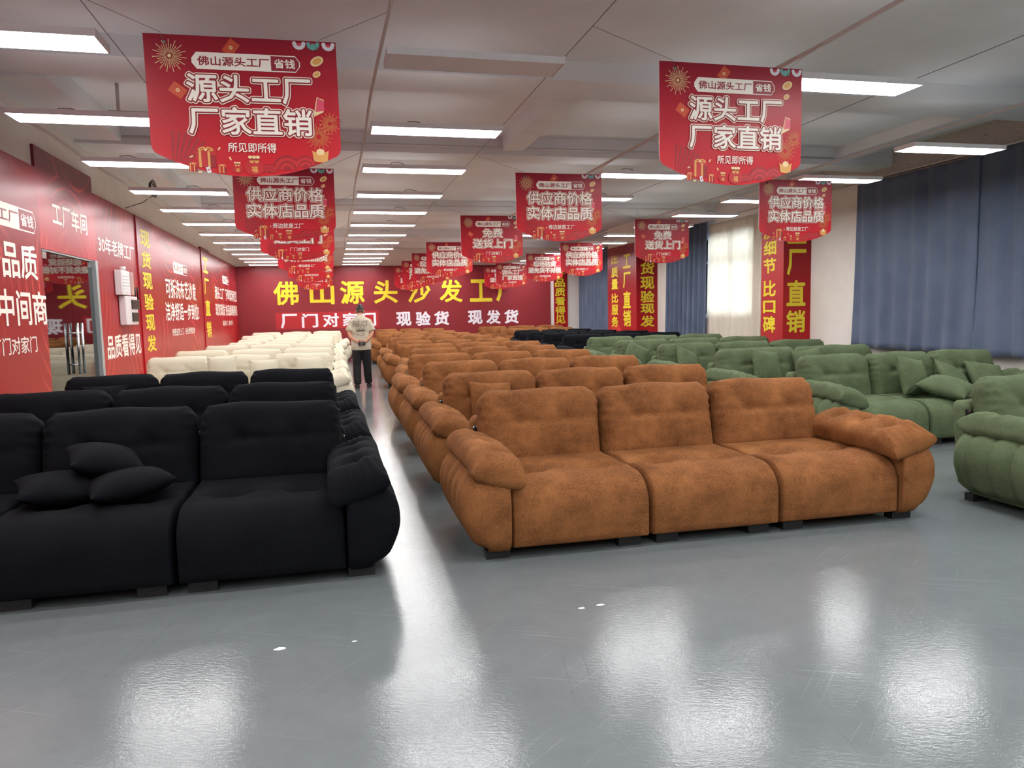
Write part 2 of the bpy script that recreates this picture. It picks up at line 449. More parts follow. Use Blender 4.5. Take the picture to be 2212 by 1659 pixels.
def arm_mesh(color, sgn):
    """barrel-shaped channelled side; local x=0 at the seat seam, outwards = sgn"""
    def mk():
        h = (0.145, 0.515, 0.265)
        rs = (0.012, 0.22)
        P, F, N = rounded_box(h, [rs, (0.07, 0.12), (0.10, 0.22)], 5, (3, 64, 7))
        x, y, z = P.T.copy()
        outer = sstep(-0.02, 0.09, x)
        low = np.clip(-z / 0.265, 0, 1)
        x = x - outer * 0.10 * low ** 1.5
        bulge = outer * 0.015 * np.cos(np.clip(z / 0.27, -1, 1) * PI / 2)
        ph = (y + 0.40) / 0.185
        lobe = np.abs(np.sin(PI * ph)) ** 0.4
        chan = np.where(y > -0.415, -0.034 * (1 - lobe), 0.0)
        d = chan * sstep(0.15, 0.6, np.clip(N[:, 0], 0, 1) + np.clip(N[:, 2], 0, 1)) * sstep(-0.10, 0.02, x) * np.clip(1 - np.abs(N[:, 1]), 0, 1)
        fr = np.clip(-N[:, 1], 0, 1) ** 2
        d = d + bulge + fr * 0.018 * np.cos(np.clip(z / 0.3, -1, 1) * PI / 2) + lump(P, 11, 0.004, 5)
        P = np.stack([x, y, z], 1) + N * d[:, None]
        P = P + np.array([0.145 - 0.005, 0.495, 0.315])
        if sgn < 0:
            P[:, 0] *= -1; F = [f[::-1] for f in F]
        return mesh_from('armrest', P, F, [MAT[color]])
    return cached(('arm', color, sgn), mk)

def pad_mesh(color, sgn):
    def mk():
        hx, hy, T = 0.17, 0.52, 0.100
        P, F = pillow(hx, hy, T, 0.02, 36, 4, (), 0.36, 3.0, 8.0)
        x, y, z = P.T.copy(); up = z > 0
        for ty in (-0.28, -0.02, 0.24):
            rr = np.hypot(x - 0.01, (y - ty)); an = np.arctan2(y - ty, x - 0.01)
            z = z - up * (0.060 * gauss(rr, 0.05) + 0.004 * np.cos(an * 5) * gauss(rr - 0.08, 0.04))
            z = z - up * 0.032 * gauss(y - ty, 0.026) * np.clip(1 - np.abs(x / hx) ** 3, 0, 1)
        z = z + up * 0.0022 * np.sin(y * 75 + x * 15) * sstep(0.10, 0.17, np.abs(x))
        z = z - 1.1 * np.maximum(0, np.abs(x) - 0.08) ** 2               # drapes over the round arm
        z = z - 0.045 * sstep(-0.28, -0.55, y) - 0.02 * sstep(0.3, 0.55, y)
        a = math.radians(17); ca, sa = math.cos(a), math.sin(a)
        X = x * ca - z * sa; Z = x * sa + z * ca                         # outer edge up, inner edge down
        P = np.stack([X + 0.062, y + 0.465, Z + 0.572], 1)
        if sgn < 0:
            P[:, 0] *= -1; F = [f[::-1] for f in F]
        return mesh_from('arm_pad', P, F, [MAT[color]])
    return cached(('pad', color, sgn), mk)

def frame_mesh(W, color):
    def mk():
        P, F, N = rounded_box((W / 2 + 0.02, 0.075, 0.335), [(0.05, 0.05), (0.04, 0.04), (0.04, 0.06)], 3, (10, 1, 4))
        P[:, 1] += (P[:, 2]) * 0.12
        return mesh_from('back_frame', P + np.array([0, 1.155, 0.395]), F, [MAT[color]])
    return cached(('frame', W, color), mk)
def foot_mesh():
    def mk():
        b = MB().box(-0.075, 0.075, -0.04, 0.04, 0, 0.055, MAT['foot'])
        return mesh_from('foot', b.V, b.F, b.mats, b.M, False)
    return cached('foot', mk)
def tab_mesh(color):
    def mk():
        P, F, N = rounded_box((0.05, 0.02, 0.014), [(0.012, 0.012)] * 3, 2, (4, 2, 1))
        P[:, 2] += 0.006 * np.cos(P[:, 0] / 0.05 * 1.5)
        return mesh_from('pull_tab', P, F, [MAT[color]])
    return cached(('tab', color), mk)
def hinge_mesh():
    def mk():
        b = MB().box(-0.006, 0.006, -0.03, 0.03, -0.05, 0.05, MAT['darkbox']).tube([(-0.015, -0.02, 0.04), (0.012, -0.02, 0.04)], 0.008, MAT['hinge']).tube([(-0.012, 0.0, -0.03), (-0.012, -0.06, 0.0)], 0.005, MAT['hinge'])
        return mesh_from('hinge', b.V, b.F, b.mats, b.M, False)
    return cached('hinge', mk)

def sofa(color, xl, xr, y0, n, label, group, zs=1.0, tabs=False, arms=(True, True)):
    """xl..xr: the two seat-to-arm seams, y0: front of the base"""
    wd = q5((xr - xl) / n * 1.0) if n == 3 else q5((xr - xl) / n)
    wd = round((xr - xl) / n, 2)
    W = wd * n; xc = (xl + xr) / 2
    t = thing('sofa', label, 'sofa', (xc, y0, 0), (0, 0, 0), group)
    t.scale = (1, 1, zs)
    for i in range(n):
        x = (i - (n - 1) / 2) * wd
        link('seat', seat_mesh(wd, color), t, (x, 0, 0))
        link('backrest', back_mesh(wd, color, i % 3), t, (x, 0.0, 0))
        if tabs: link('pull_tab', tab_mesh(color), t, (x + 0.04, 0.845, 0.492), (0, 0, random.uniform(-0.25, 0.25)))
    for i in range(n + 1):
        x = (i - n / 2) * wd
        for o in ((0.07,) if i == 0 else (-0.07,) if i == n else (-0.13, 0.13)):
            o = -o if i in (0, n) else o
            link('foot', foot_mesh(), t, (x + o, 0.10, 0)); link('foot', foot_mesh(), t, (x + o, 0.93, 0))
    for s in (-1, 1):
        link('armrest', arm_mesh(color, s), t, (s * W / 2, 0, 0))
        link('arm_pad', pad_mesh(color, s), t, (s * W / 2, 0, 0))
        link('hinge', hinge_mesh(), t, (s * (W / 2 + 0.004), 1.10, 0.62))
    link('back_frame', frame_mesh(round(W, 2), color), t)
    return t

ORD = ['', 'first', 'second', 'third', 'fourth', 'fifth', 'sixth', 'seventh', 'eighth', 'ninth', 'tenth', 'eleventh', 'last']
G = 'rust-brown sofas in the middle rows'
brown = [(1.00, 3.76, 4.28, 1.0), (1.00, 3.76, 6.02, 1), (1.02, 3.78, 7.80, 1), (1.03, 3.78, 9.60, 1), (1.22, 3.80, 11.41, 1), (1.43, 4.05, 13.27, 1),
         (1.27, 3.92, 15.26, 1), (1.36, 4.05, 17.95, 1.0), (1.76, 4.10, 19.6, 1), (1.78, 4.15, 21.5, 1), (1.38, 3.95, 23.15, 1.03), (1.42, 3.85, 24.9, 1.085)]
for i, (a, b, y, zs) in enumerate(brown):
    lab = ('large rust-brown three-seat sofa at the very front of the brown rows beside open floor' if i == 0 else
           'rust-brown sofa in the last row against the big red sign wall, beside the aisle' if i == len(brown) - 1 else
           'rust-brown sofa, %s row from the front of the brown rows beside the aisle' % ORD[i + 1])
    sofa('brown', a, b, y, 3, lab, G, zs, tabs=i < 2)
G = 'rust-brown sofas in the far corner'
sofa('brown', 5.42, 8.0, 23.2, 3, 'rust-brown sofa directly behind the black sofas of the window side', G, 1.03)
sofa('brown', 5.03, 8.2, 24.92, 3, 'rust-brown sofa in the far corner under the white lettering, last on the window side', G, 1.085)
G = 'green sofas on the window side'
green = [(4.80, 7.52, 3.66, 3), (5.20, 7.86, 6.52, 3), (5.13, 7.60, 8.30, 2), (5.16, 8.25, 10.25, 3), (5.18, 8.40, 12.15, 3), (5.30, 8.48, 14.10, 3)]
glab = ['green sofa nearest the camera, cut off by the edge of the photo', 'green sofa with four loose cushions near the long blue curtains, behind the cut-off one',
        'green two-seat sofa with wide backs and two loose cushions, third green row', 'green sofa with one tilted cushion at its brown-side arm, fourth green row',
        'green sofa, fifth green row, with a small cushion at its brown-side end', 'green sofa in the last green row, directly in front of the black sofas']
for (a, b, y, n), l in zip(green, glab): sofa('green', a, b, y, n, l, G)
G = 'black sofas on the window side'
blk = [(5.37, 8.46, 16.1), (5.40, 8.46, 17.95), (5.44, 8.16, 19.6), (5.52, 8.1, 21.6)]
blab = ['black sofa directly behind the last green sofa by the windows', 'black sofa, second row behind the green sofas', 'black sofa with a cushion, third row behind the green sofas',
        'black sofa with a cushion, fourth row behind the green ones and last before the brown']
for (a, b, y), l in zip(blk, blab): sofa('black', a, b, y, 3, l, G)
G = 'black sofas beside the red wall'
for (a, b, y), l in zip([(-2.72, 0.04, 4.22), (-2.70, 0.02, 5.74), (-2.70, 0.01, 7.48)],
        ['large black sofa at the very front beside the aisle, three loose cushions on its seat', 'black sofa, second behind the frontmost black one by the red wall', 'black sofa directly in front of the cream sofas, third from the front']):
    sofa('black', a, b, y, 3, l, G)
G = 'cream sofas beside the red wall'
cream = [(-2.74, 0.0, 11.15, 1), (-2.74, 0.02, 13.25, 1), (-2.60, 0.03, 15.6, 1), (-2.38, 0.02, 17.3, 1), (-2.40, 0.06, 19.3, 1), (-2.40, 0.06, 21.2, 1), (-2.72, 0.20, 23.1, 1.02), (-2.58, 0.32, 24.9, 1.075)]
for i, (a, b, y, zs) in enumerate(cream):
    lab = ('cream sofa with three cream cushions, directly behind the black sofas' if i == 0 else 'cream sofa in the last row against the big red sign wall' if i == 7
           else 'cream sofa, %s row behind the black sofas' % ORD[i + 1])
    sofa('cream', a, b, y, 3, lab, G, zs)

# ------------------------------------------------------------------ loose cushions
def cushion(color, loc, rot, label, group, s=0.225, T=0.085, seed=0):
    def mk():
        P, F = pillow(s, s, T * 1.12, 0.07, 24, seed, (), 0.55, 2.4, 2.4)
        return mesh_from('cushion', P, F, [MAT[color]])
    o = link('cushion', cached(('cu', color, s, T, seed), mk), None, loc, [math.radians(a) for a in rot])
    o['label'] = label; o['category'] = 'cushion'; o['group'] = group
    return o
G = 'black cushions on the front black sofa'
cushion('black', (-1.58, 4.76, 0.54), (4, 5, 22), 'black cushion lying flat by the red wall side of the three-cushion pile', G, 0.215, 0.075, 1)
cushion('black', (-1.20, 4.70, 0.545), (-4, -6, 24), 'black cushion lying flat at the aisle side of the three-cushion pile', G, 0.225, 0.08, 2)
cushion('black', (-1.36, 4.88, 0.665), (6, 12, 22), 'black cushion resting on top of two others on front black sofa', G, 0.20, 0.08, 3)
cushion('black', (-2.25, 8.22, 0.64), (72, 0, 6), 'black cushion leaning at the red-wall end of the third black sofa', 'single black cushions', 0.22, 0.08, 4)
cushion('black', (5.80, 22.33, 0.66), (74, 0, -4), 'black cushion on the farthest black sofa by the windows', 'single black cushions', 0.22, 0.08, 4)
cushion('black', (5.78, 20.48, 0.64), (74, 0, 4), 'black cushion on the third black sofa behind the green rows', 'single black cushions', 0.22, 0.08, 4)
G = 'cream cushions on the first cream sofa'
for x, z, l in ((-1.62, 0.72, 'cream cushion nearest the red wall on the first cream sofa'), (-1.02, 0.655, 'middle one of the three cream cushions on the first cream sofa'), (-0.36, 0.67, 'cream cushion nearest the aisle on the first cream sofa')):
    cushion('cream', (x, 11.82, z), (76, 0, random.uniform(-6, 6)), l, G, 0.22, 0.08, 5)
G = 'brown cushions on the brown sofas'
cushion('brown', (1.43, 6.80, 0.64), (74, 4, 14), 'brown cushion at the aisle end of the second brown sofa, partly hidden behind another', G, 0.22, 0.08, 6)
cushion('brown', (1.55, 15.98, 0.66), (74, 0, -4), 'brown cushion at the aisle end of the seventh brown row', G, 0.22, 0.08, 6)
cushion('brown', (1.66, 23.86, 0.68), (74, 0, 4), 'brown cushion at the aisle end of the eleventh brown row', G, 0.22, 0.08, 6)
G = 'green cushions on the green sofas'
cushion('green', (6.42, 7.16, 0.665), (68, 10, 14), 'green cushion upright against the middle back of the second green sofa, farthest from the windows', G, 0.235, 0.085, 7)
cushion('green', (6.54, 6.80, 0.58), (14, -6, 30), 'green cushion lying flat in front of the upright ones on the second green sofa', G, 0.25, 0.095, 8)
cushion('green', (6.98, 7.15, 0.60), (48, 22, 6), 'green cushion leaning between the flat one and the window-end cushion', G, 0.23, 0.085, 9)
cushion('green', (7.48, 7.18, 0.60), (50, 8, -8), 'green cushion at the window end of the second green sofa', G, 0.23, 0.085, 10)
cushion('green', (5.72, 9.0, 0.685), (70, 8, 10), 'green cushion on the two-seat green sofa, nearer the brown sofas', G, 0.235, 0.085, 7)
cushion('green', (6.42, 9.06, 0.68), (72, -6, 0), 'green cushion on the two-seat green sofa, nearer the windows', G, 0.235, 0.085, 8)
cushion('green', (5.52, 10.92, 0.655), (58, 24, 16), 'pale green cushion tilted on the fourth green sofa', G, 0.23, 0.085, 9)
cushion('green', (5.46, 12.88, 0.655), (64, 26, -12), 'pale green cushion tilted on the fifth green sofa', G, 0.225, 0.085, 10)

# ------------------------------------------------------------------ room shell
XL, XR, YB, YF, ZC = -3.05, 9.15, 26.55, -5.0, 4.0
struct(box('floor', XL - 0.2, XR + 0.2, YF - 0.2, YB + 0.2, -0.1, 0.0, MAT['floor']))
struct(box('ceiling', XL - 0.2, XR + 0.2, YF - 0.2, YB + 0.2, ZC, ZC + 0.15, MAT['ceiling']))
struct(box('wall_back', XL - 0.2, XR + 0.2, YB, YB + 0.2, 0, ZC, MAT['wall']))
struct(box('wall_front', XL - 0.2, XR + 0.2, YF - 0.2, YF, 0, ZC, MAT['wall']))
DY0, DY1, DZ = 9.18, 11.10, 2.30
b = MB()
b.box(XL - 0.2, XL, YF, DY0, 0, ZC, MAT['wall']); b.box(XL - 0.2, XL, DY1, YB, 0, ZC, MAT['wall']); b.box(XL - 0.2, XL, DY0, DY1, DZ, ZC, MAT['wall'])
struct(b.build('wall_left'))
WY0, WY1, WZ0, WZ1 = 14.75, 17.6, 1.30, 3.25
b = MB()
b.box(XR, XR + 0.2, YF, WY0, 0, ZC, MAT['wall']); b.box(XR, XR + 0.2, WY1, YB, 0, ZC, MAT['wall'])
b.box(XR, XR + 0.2, WY0, WY1, 0, WZ0, MAT['wall']); b.box(XR, XR + 0.2, WY0, WY1, WZ1, ZC, MAT['wall'])
struct(b.build('wall_right'))
struct(box('trim_1', XR - 0.12, XR, 2.0, 12.93, 3.62, ZC, MAT['plaster']), 'rough plastered beam above the blue curtains', 'beam')
# workshop room behind the glass door
b = MB(); m = MAT['workshop']
b.box(XL - 3.2, XL - 3.1, 7.0, 13.0, 0, 3.0, m); b.box(XL - 3.1, XL - 0.2, 6.9, 7.0, 0, 3.0, m); b.box(XL - 3.1, XL - 0.2, 13.0, 13.1, 0, 3.0, m)
b.box(XL - 3.1, XL - 0.2, 7.0, 13.0, 3.0, 3.1, m); b.box(XL - 3.1, XL - 0.2, 7.0, 13.0, -0.1, 0.0, m)
struct(b.build('wall_workshop'))
# window behind the cream curtain
wn = struct(thing('window_1', 'window behind the cream curtain', 'window', (XR + 0.1, (WY0 + WY1) / 2, WZ0)))
hw = (WY1 - WY0) / 2; hh = WZ1 - WZ0
b = MB(); m = MAT['frame_grey']
b.box(-0.04, 0.04, -hw, hw, 0, 0.06, m); b.box(-0.04, 0.04, -hw, hw, hh - 0.06, hh, m)
for yy in (-hw, -hw / 3 - 0.03, hw / 3 - 0.03, hw - 0.06): b.box(-0.04, 0.04, yy, yy + 0.06, 0.06, hh - 0.06, m)
b.box(-0.03, 0.03, -hw + 0.06, hw - 0.06, 1.3, 1.35, m)
b.build('window_frame', wn)
box('window_pane', -0.004, 0.004, -hw + 0.03, hw - 0.03, 0.03, hh - 0.03, MAT['glass'], wn)
# glass double door
dr = struct(thing('door_1', 'double glass door in the red panelled wall', 'door', (XL, (DY0 + DY1) / 2, 0)))
hw = (DY1 - DY0) / 2
b = MB(); m = MAT['frame_grey']
b.box(-0.10, 0.045, hw - 0.10, hw, 0, DZ, m); b.box(-0.10, 0.0, -hw, -hw + 0.03, 0, DZ, m); b.box(-0.10, 0.02, -hw, hw - 0.1, DZ - 0.02, DZ, m)
b.build('door_frame', dr)
for s in (-1, 1):
    y0 = -hw + 0.045 if s < 0 else -0.03; y1 = -0.035 if s < 0 else hw - 0.105
    lf = MB().box(-0.016, -0.004, y0, y1, 0.01, DZ - 0.025, MAT['doorglass']).build('door_leaf', dr)
    MB().box(-0.028, 0.008, y0, y1 - 0.0, 0.005, 0.10, MAT['steel']).box(-0.028, 0.008, y0 if s < 0 else y1 - 0.12, y0 + 0.12 if s < 0 else y1, DZ - 0.10, DZ - 0.022, MAT['steel']).build('patch_fitting', lf)
    yh = -0.12 if s < 0 else 0.05
    b = MB()
    for xo in (0.06, -0.08):
        b.tube([(xo, yh, 0.86), (xo, yh, 1.48)], 0.017, MAT['steel'], 10)
    for zz in (0.98, 1.36): b.tube([(0.06, yh, zz), (-0.08, yh, zz)], 0.009, MAT['steel'], 8)
    b.build('door_handle', lf, True)
# pillars of the window side
P1 = (8.56, 12.93, 13.69); P2 = (8.51, 20.0, 22.25)
struct(box('pillar_1', P1[0], XR, P1[1], P1[2], 0, ZC, MAT['wall']))
struct(box('pillar_2', P2[0], XR, P2[1], P2[2], 0, ZC, MAT['wall']))
# ceiling beams
k = 2
for (x0, x1, y0, y1, z0) in ((XL, XR, 7.40, 8.05, 3.81), (XL, XR, 10.65, 11.15, 3.74), (XL, XR, 16.7, 17.3, 3.75), (XL, XR, 22.4, 22.9, 3.75), (XL, XR, 26.2, YB, 3.80),
                         (2.48, 2.78, 8.05, 10.65, 3.80), (XL, XL + 0.55, 8.05, 22.4, 3.78), (7.95, 8.3, 8.05, 10.65, 3.84)):
    struct(box('trim_%d' % k, x0, x1, y0, y1, z0, ZC, MAT['ceiling']), 'painted concrete ceiling beam', 'beam'); k += 1

# ------------------------------------------------------------------ ceiling lights
rows = {'A': -1.91, 'B': 1.04, 'C': 3.98, 'D': 6.84}
Ys = [-2.2, -0.35, 1.5, 3.4, 5.25, 7.18, 9.12, 11.05, 12.85, 14.65, 16.42, 18.22, 19.88, 21.45, 23.05, 24.4, 25.75]
rname = {'A': 'row by the red panelled wall', 'B': 'row over the aisle', 'C': 'row over the brown sofas', 'D': 'row by the windows'}
def light_meshes():
    hb = MB(); m = MAT['housing']
    hb.box(-0.6, 0.6, -0.15, 0.15, 0.012, 0.046, m)
    hb.box(-0.61, -0.6, -0.155, 0.155, 0.0, 0.05, m); hb.box(0.6, 0.61, -0.155, 0.155, 0.0, 0.05, m)
    hb.box(-0.6, 0.6, -0.155, -0.15, 0.0, 0.046, m); hb.box(-0.6, 0.6, 0.15, 0.155, 0.0, 0.046, m)
    H = mesh_from('housing', hb.V, hb.F, hb.mats, hb.M, False)
    ub = MB().box(-0.56, 0.56, -0.12, 0.12, 0.0461, 0.05, MAT['added_uplight']); U = mesh_from('added_top_glow', ub.V, ub.F, ub.mats, ub.M, False)  # added glowing sheet on the housing top, unseen from below
    res = []
    for k in ('lit', 'unlit'):
        db = MB().box(-0.597, 0.597, -0.147, 0.147, 0.003, 0.011, MAT[k]); res.append(mesh_from('diffuser', db.V, db.F, db.mats, db.M, False))
    cb = MB().tube([(-0.1, 0, 0.045), (-0.06, 0.02, 0.10), (0.02, 0.05, 0.11), (0.09, 0.04, 0.09), (0.13, 0.0, 0.045)], 0.004, MAT['cable'], 6)
    return H, res[0], res[1], None, mesh_from('lead', cb.V, cb.F, cb.mats, cb.M, False), U
LM = light_meshes()
for rk, rx in rows.items():
    vis = [y for y in Ys if y > 4]
    for y in Ys:
        off = rk == 'B' and y == 5.25
        if y > 4:
            i = vis.index(y)
            lab = ('unlit rectangular ceiling panel, the only dark lamp, over the aisle' if off else
                   'lit ceiling panel, %s in the %s' % ('last before the sign wall' if i == len(vis) - 1 else ORD[min(i + 1, 11)] + ' from the front' if i < 11 else 'next to last', rname[rk]))
        else: lab = 'lit ceiling panel lamp over the open floor behind the camera'
        t = thing('ceiling_light', lab, 'ceiling light', (rx, y, 3.2), (0, 0, 0), 'ceiling panel lamps in the ' + rname[rk] if y > 4 else 'ceiling panel lamps behind the camera')
        link('housing', LM[0], t); link('diffuser', LM[2] if off else LM[1], t)
        if not off: link('added_top_glow', LM[5], t)
        if y < 20:
            link('lead', LM[4], t, (-0.2 if int(y * 10) % 2 else 0.15, 0.02, 0))

def run(name, pts, r, mat, label, cat, group=None, n=8):
    o = MB().tube(pts, r, MAT[mat], n).build(name, None, True); return tag(o, label, cat, group)
def wav(x, z, a, y0=-3.5, y1=26.9, st=0.9):
    ys = np.arange(y0, y1, st); return [(x + a * math.sin(y * 1.7) , y, z + a * math.sin(y * 2.3 + 1)) for y in ys]
G = 'cable runs between the ceiling lamps'
run('conduit', wav(-2.55, 3.285, 0.008), 0.016, 'conduit', 'white conduit along the outer ends of the lamps by the red wall', 'conduit', G)
run('support_wire', wav(-1.285, 3.285, 0.002), 0.0028, 'wire', 'thin wire along the inner ends of the lamps by the red wall', 'wire', G, 6)
run('conduit', wav(0.40, 3.285, 0.010), 0.012, 'conduit', 'wavy white conduit along the aisle lamps, on the red-wall side', 'conduit', G)
run('support_wire', wav(1.68, 3.285, 0.002), 0.0028, 'wire', 'thin wire along the aisle lamps, on the brown-sofa side', 'wire', G, 6)
run('conduit', wav(3.345, 3.285, 0.006), 0.016, 'conduit', 'white conduit along the lamps over the brown sofas', 'conduit', G)
run('support_wire', wav(4.62, 3.285, 0.002), 0.0028, 'wire', 'thin wire along the lamps over the brown sofas', 'wire', G, 6)
run('conduit', wav(6.19, 3.285, 0.0), 0.012, 'conduit', 'white conduit along the lamps by the windows', 'conduit', G)
G = 'pipes along the ceiling beams'
run('pipe', [(XL + 0.56, 10.60, 3.83), (7.9, 10.60, 3.83)], 0.014, 'conduit', 'thin pipe along the second ceiling beam', 'pipe', G)
run('pipe', [(XL + 0.56, 16.65, 3.86), (8.5, 16.65, 3.86)], 0.014, 'conduit', 'thin pipe along the third ceiling beam', 'pipe', G)
b = MB().tube([(-2.2, 8.9, 3.70), (0.2, 8.9, 3.70)], 0.022, MAT['conduit'])
for xx in (-2.1, -0.9, 0.1): b.box(xx - 0.015, xx + 0.015, 8.885, 8.915, 3.70, ZC, MAT['conduit'])
tag(b.build('pipe', None, True), 'white pipe stub hanging under the ceiling near the red wall', 'pipe', G)
b = MB()
for i in range(4):
    b.tube([(-2.62 + 0.012 * i, 12.75 + (0.16 + 0.012 * i) * math.cos(t), 3.52 + (0.10 + 0.01 * i) * math.sin(t)) for t in np.linspace(0, 2 * PI, 25)], 0.006, MAT['cable'], 6, False)
b.tube([(-2.6, 12.75, 3.42), (-2.75, 12.7, 3.3), (-2.98, 12.6, 3.2)], 0.006, MAT['cable'], 6)
tag(b.build('cable_coil', None, True), 'coil of black cable hanging above the red wall panels', 'cable')

# ------------------------------------------------------------------ lettering
_glyph = {}
def glyphs(s):
    """fill triangles of a line of characters and its outline edges"""
    if s in _glyph: return _glyph[s]
    cu = bpy.data.curves.new('lettering', 'FONT'); cu.body = s; cu.resolution_u = 2
    ob = bpy.data.objects.new('lettering', cu); COL.objects.link(ob)
    dg = bpy.context.evaluated_depsgraph_get()
    me = bpy.data.meshes.new_from_object(ob.evaluated_get(dg))
    V = np.array([v.co[:2] for v in me.vertices]).reshape(-1, 2); F = [tuple(p.vertices) for p in me.polygons]
    # merge doubles so that only true outline edges have a single face
    key = {}; mp = []
    for v in V:
        k = (round(v[0], 4), round(v[1], 4)); mp.append(key.setdefault(k, len(key)))
    U = np.zeros((len(key), 2))
    for i, m in enumerate(mp): U[m] = V[i]
    F = [tuple(mp[i] for i in f) for f in F]; F = [f for f in F if len(set(f)) == len(f)]
    cnt = {}
    for f in F:
        for a, b in zip(f, f[1:] + f[:1]): cnt[(min(a, b), max(a, b))] = cnt.get((min(a, b), max(a, b)), 0) + 1
    E = [e for e, c in cnt.items() if c == 1]
    bpy.data.objects.remove(ob); bpy.data.curves.remove(cu); bpy.data.meshes.remove(me)
    _glyph[s] = (U, F, E); return _glyph[s]
_fat = {}
def fattened(txt, off, res):
    """glyph outline grown by off: distance field on a grid, contoured into one clean sheet"""
    if (txt, off, res) in _fat: return _fat[(txt, off, res)]
    U, F, E = glyphs(txt); pad = off + 3.0 / res
    lo = U.min(0) - pad; n = np.ceil((U.max(0) + pad - lo) * res).astype(int) + 1
    gx = lo[0] + np.arange(n[0]) / res; gy = lo[1] + np.arange(n[1]) / res
    big = pad; D = np.full((n[0], n[1]), big); I = np.zeros((n[0], n[1]), bool)
    def win(p):
        a = np.clip(np.floor((p.min(0) - pad - lo) * res).astype(int), 0, n - 1); b = np.clip(np.ceil((p.max(0) + pad - lo) * res).astype(int) + 1, 1, n)
        return a, b
    for e0, e1 in E:
        p, q = U[e0], U[e1]; a, b = win(np.stack([p, q])); X, Y = gx[a[0]:b[0], None], gy[None, a[1]:b[1]]
        d = q - p; L = max(d @ d, 1e-12); t = np.clip(((X - p[0]) * d[0] + (Y - p[1]) * d[1]) / L, 0, 1)
        w = D[a[0]:b[0], a[1]:b[1]]; np.minimum(w, np.hypot(X - p[0] - t * d[0], Y - p[1] - t * d[1]), out=w)
    for f in F:
        P = U[list(f)]; a, b = win(P); X, Y = gx[a[0]:b[0], None], gy[None, a[1]:b[1]]
        k = len(f); ins = None
        cr = [(P[(i + 1) % k][0] - P[i][0]) * (Y - P[i][1]) - (P[(i + 1) % k][1] - P[i][1]) * (X - P[i][0]) for i in range(k)]
        pos = np.all([c >= -2e-6 for c in cr], 0) | np.all([c <= 2e-6 for c in cr], 0)
        I[a[0]:b[0], a[1]:b[1]] |= pos
    S = np.where(I, -D, D) - off          # negative inside
    lab = S < 0; small = 0.0035 * res * res   # close pin holes between strokes
    for i0, j0 in zip(*np.nonzero(~lab)):
        if lab[i0, j0]: continue
        st = [(i0, j0)]; comp = []; lab[i0, j0] = True; edge = False
        while st:
            i, j = st.pop(); comp.append((i, j))
            for a, b in ((i + 1, j), (i - 1, j), (i, j + 1), (i, j - 1)):
                if a < 0 or b < 0 or a >= n[0] or b >= n[1]: edge = True
                elif not lab[a, b]: lab[a, b] = True; st.append((a, b))
        if not edge and len(comp) < small:
            for c in comp: S[c] = -0.2 / res
    V = []; Q = []
    def vert(x, y): V.append((x, y)); return len(V) - 1
    neg = S < 0; cnt = neg[:-1, :-1].astype(int) + neg[1:, :-1] + neg[1:, 1:] + neg[:-1, 1:]
    for j in range(n[1] - 1):
        col = cnt[:, j]; i = 0; nz = np.nonzero(col)[0]
        k = 0
        while k < len(nz):
            i = nz[k]
            if col[i] == 4:
                i1 = i
                while k + 1 < len(nz) and nz[k + 1] == i1 + 1 and col[i1 + 1] == 4: k += 1; i1 += 1
                Q.append((vert(gx[i], gy[j]), vert(gx[i1 + 1], gy[j]), vert(gx[i1 + 1], gy[j + 1]), vert(gx[i], gy[j + 1])))
            else:
                c = [(i, j), (i + 1, j), (i + 1, j + 1), (i, j + 1)]; out = []
                for a in range(4):
                    p, q = c[a], c[(a + 1) % 4]; sp, sq = S[p], S[q]
                    if sp < 0: out.append(vert(gx[p[0]], gy[p[1]]))
                    if (sp < 0) != (sq < 0):
                        t = sp / (sp - sq); out.append(vert(gx[p[0]] + t * (gx[q[0]] - gx[p[0]]), gy[p[1]] + t * (gy[q[1]] - gy[p[1]])))
                if len(out) > 2: Q.append(tuple(out))
            k += 1
    _fat[(txt, off, res)] = (np.array(V), Q); return _fat[(txt, off, res)]
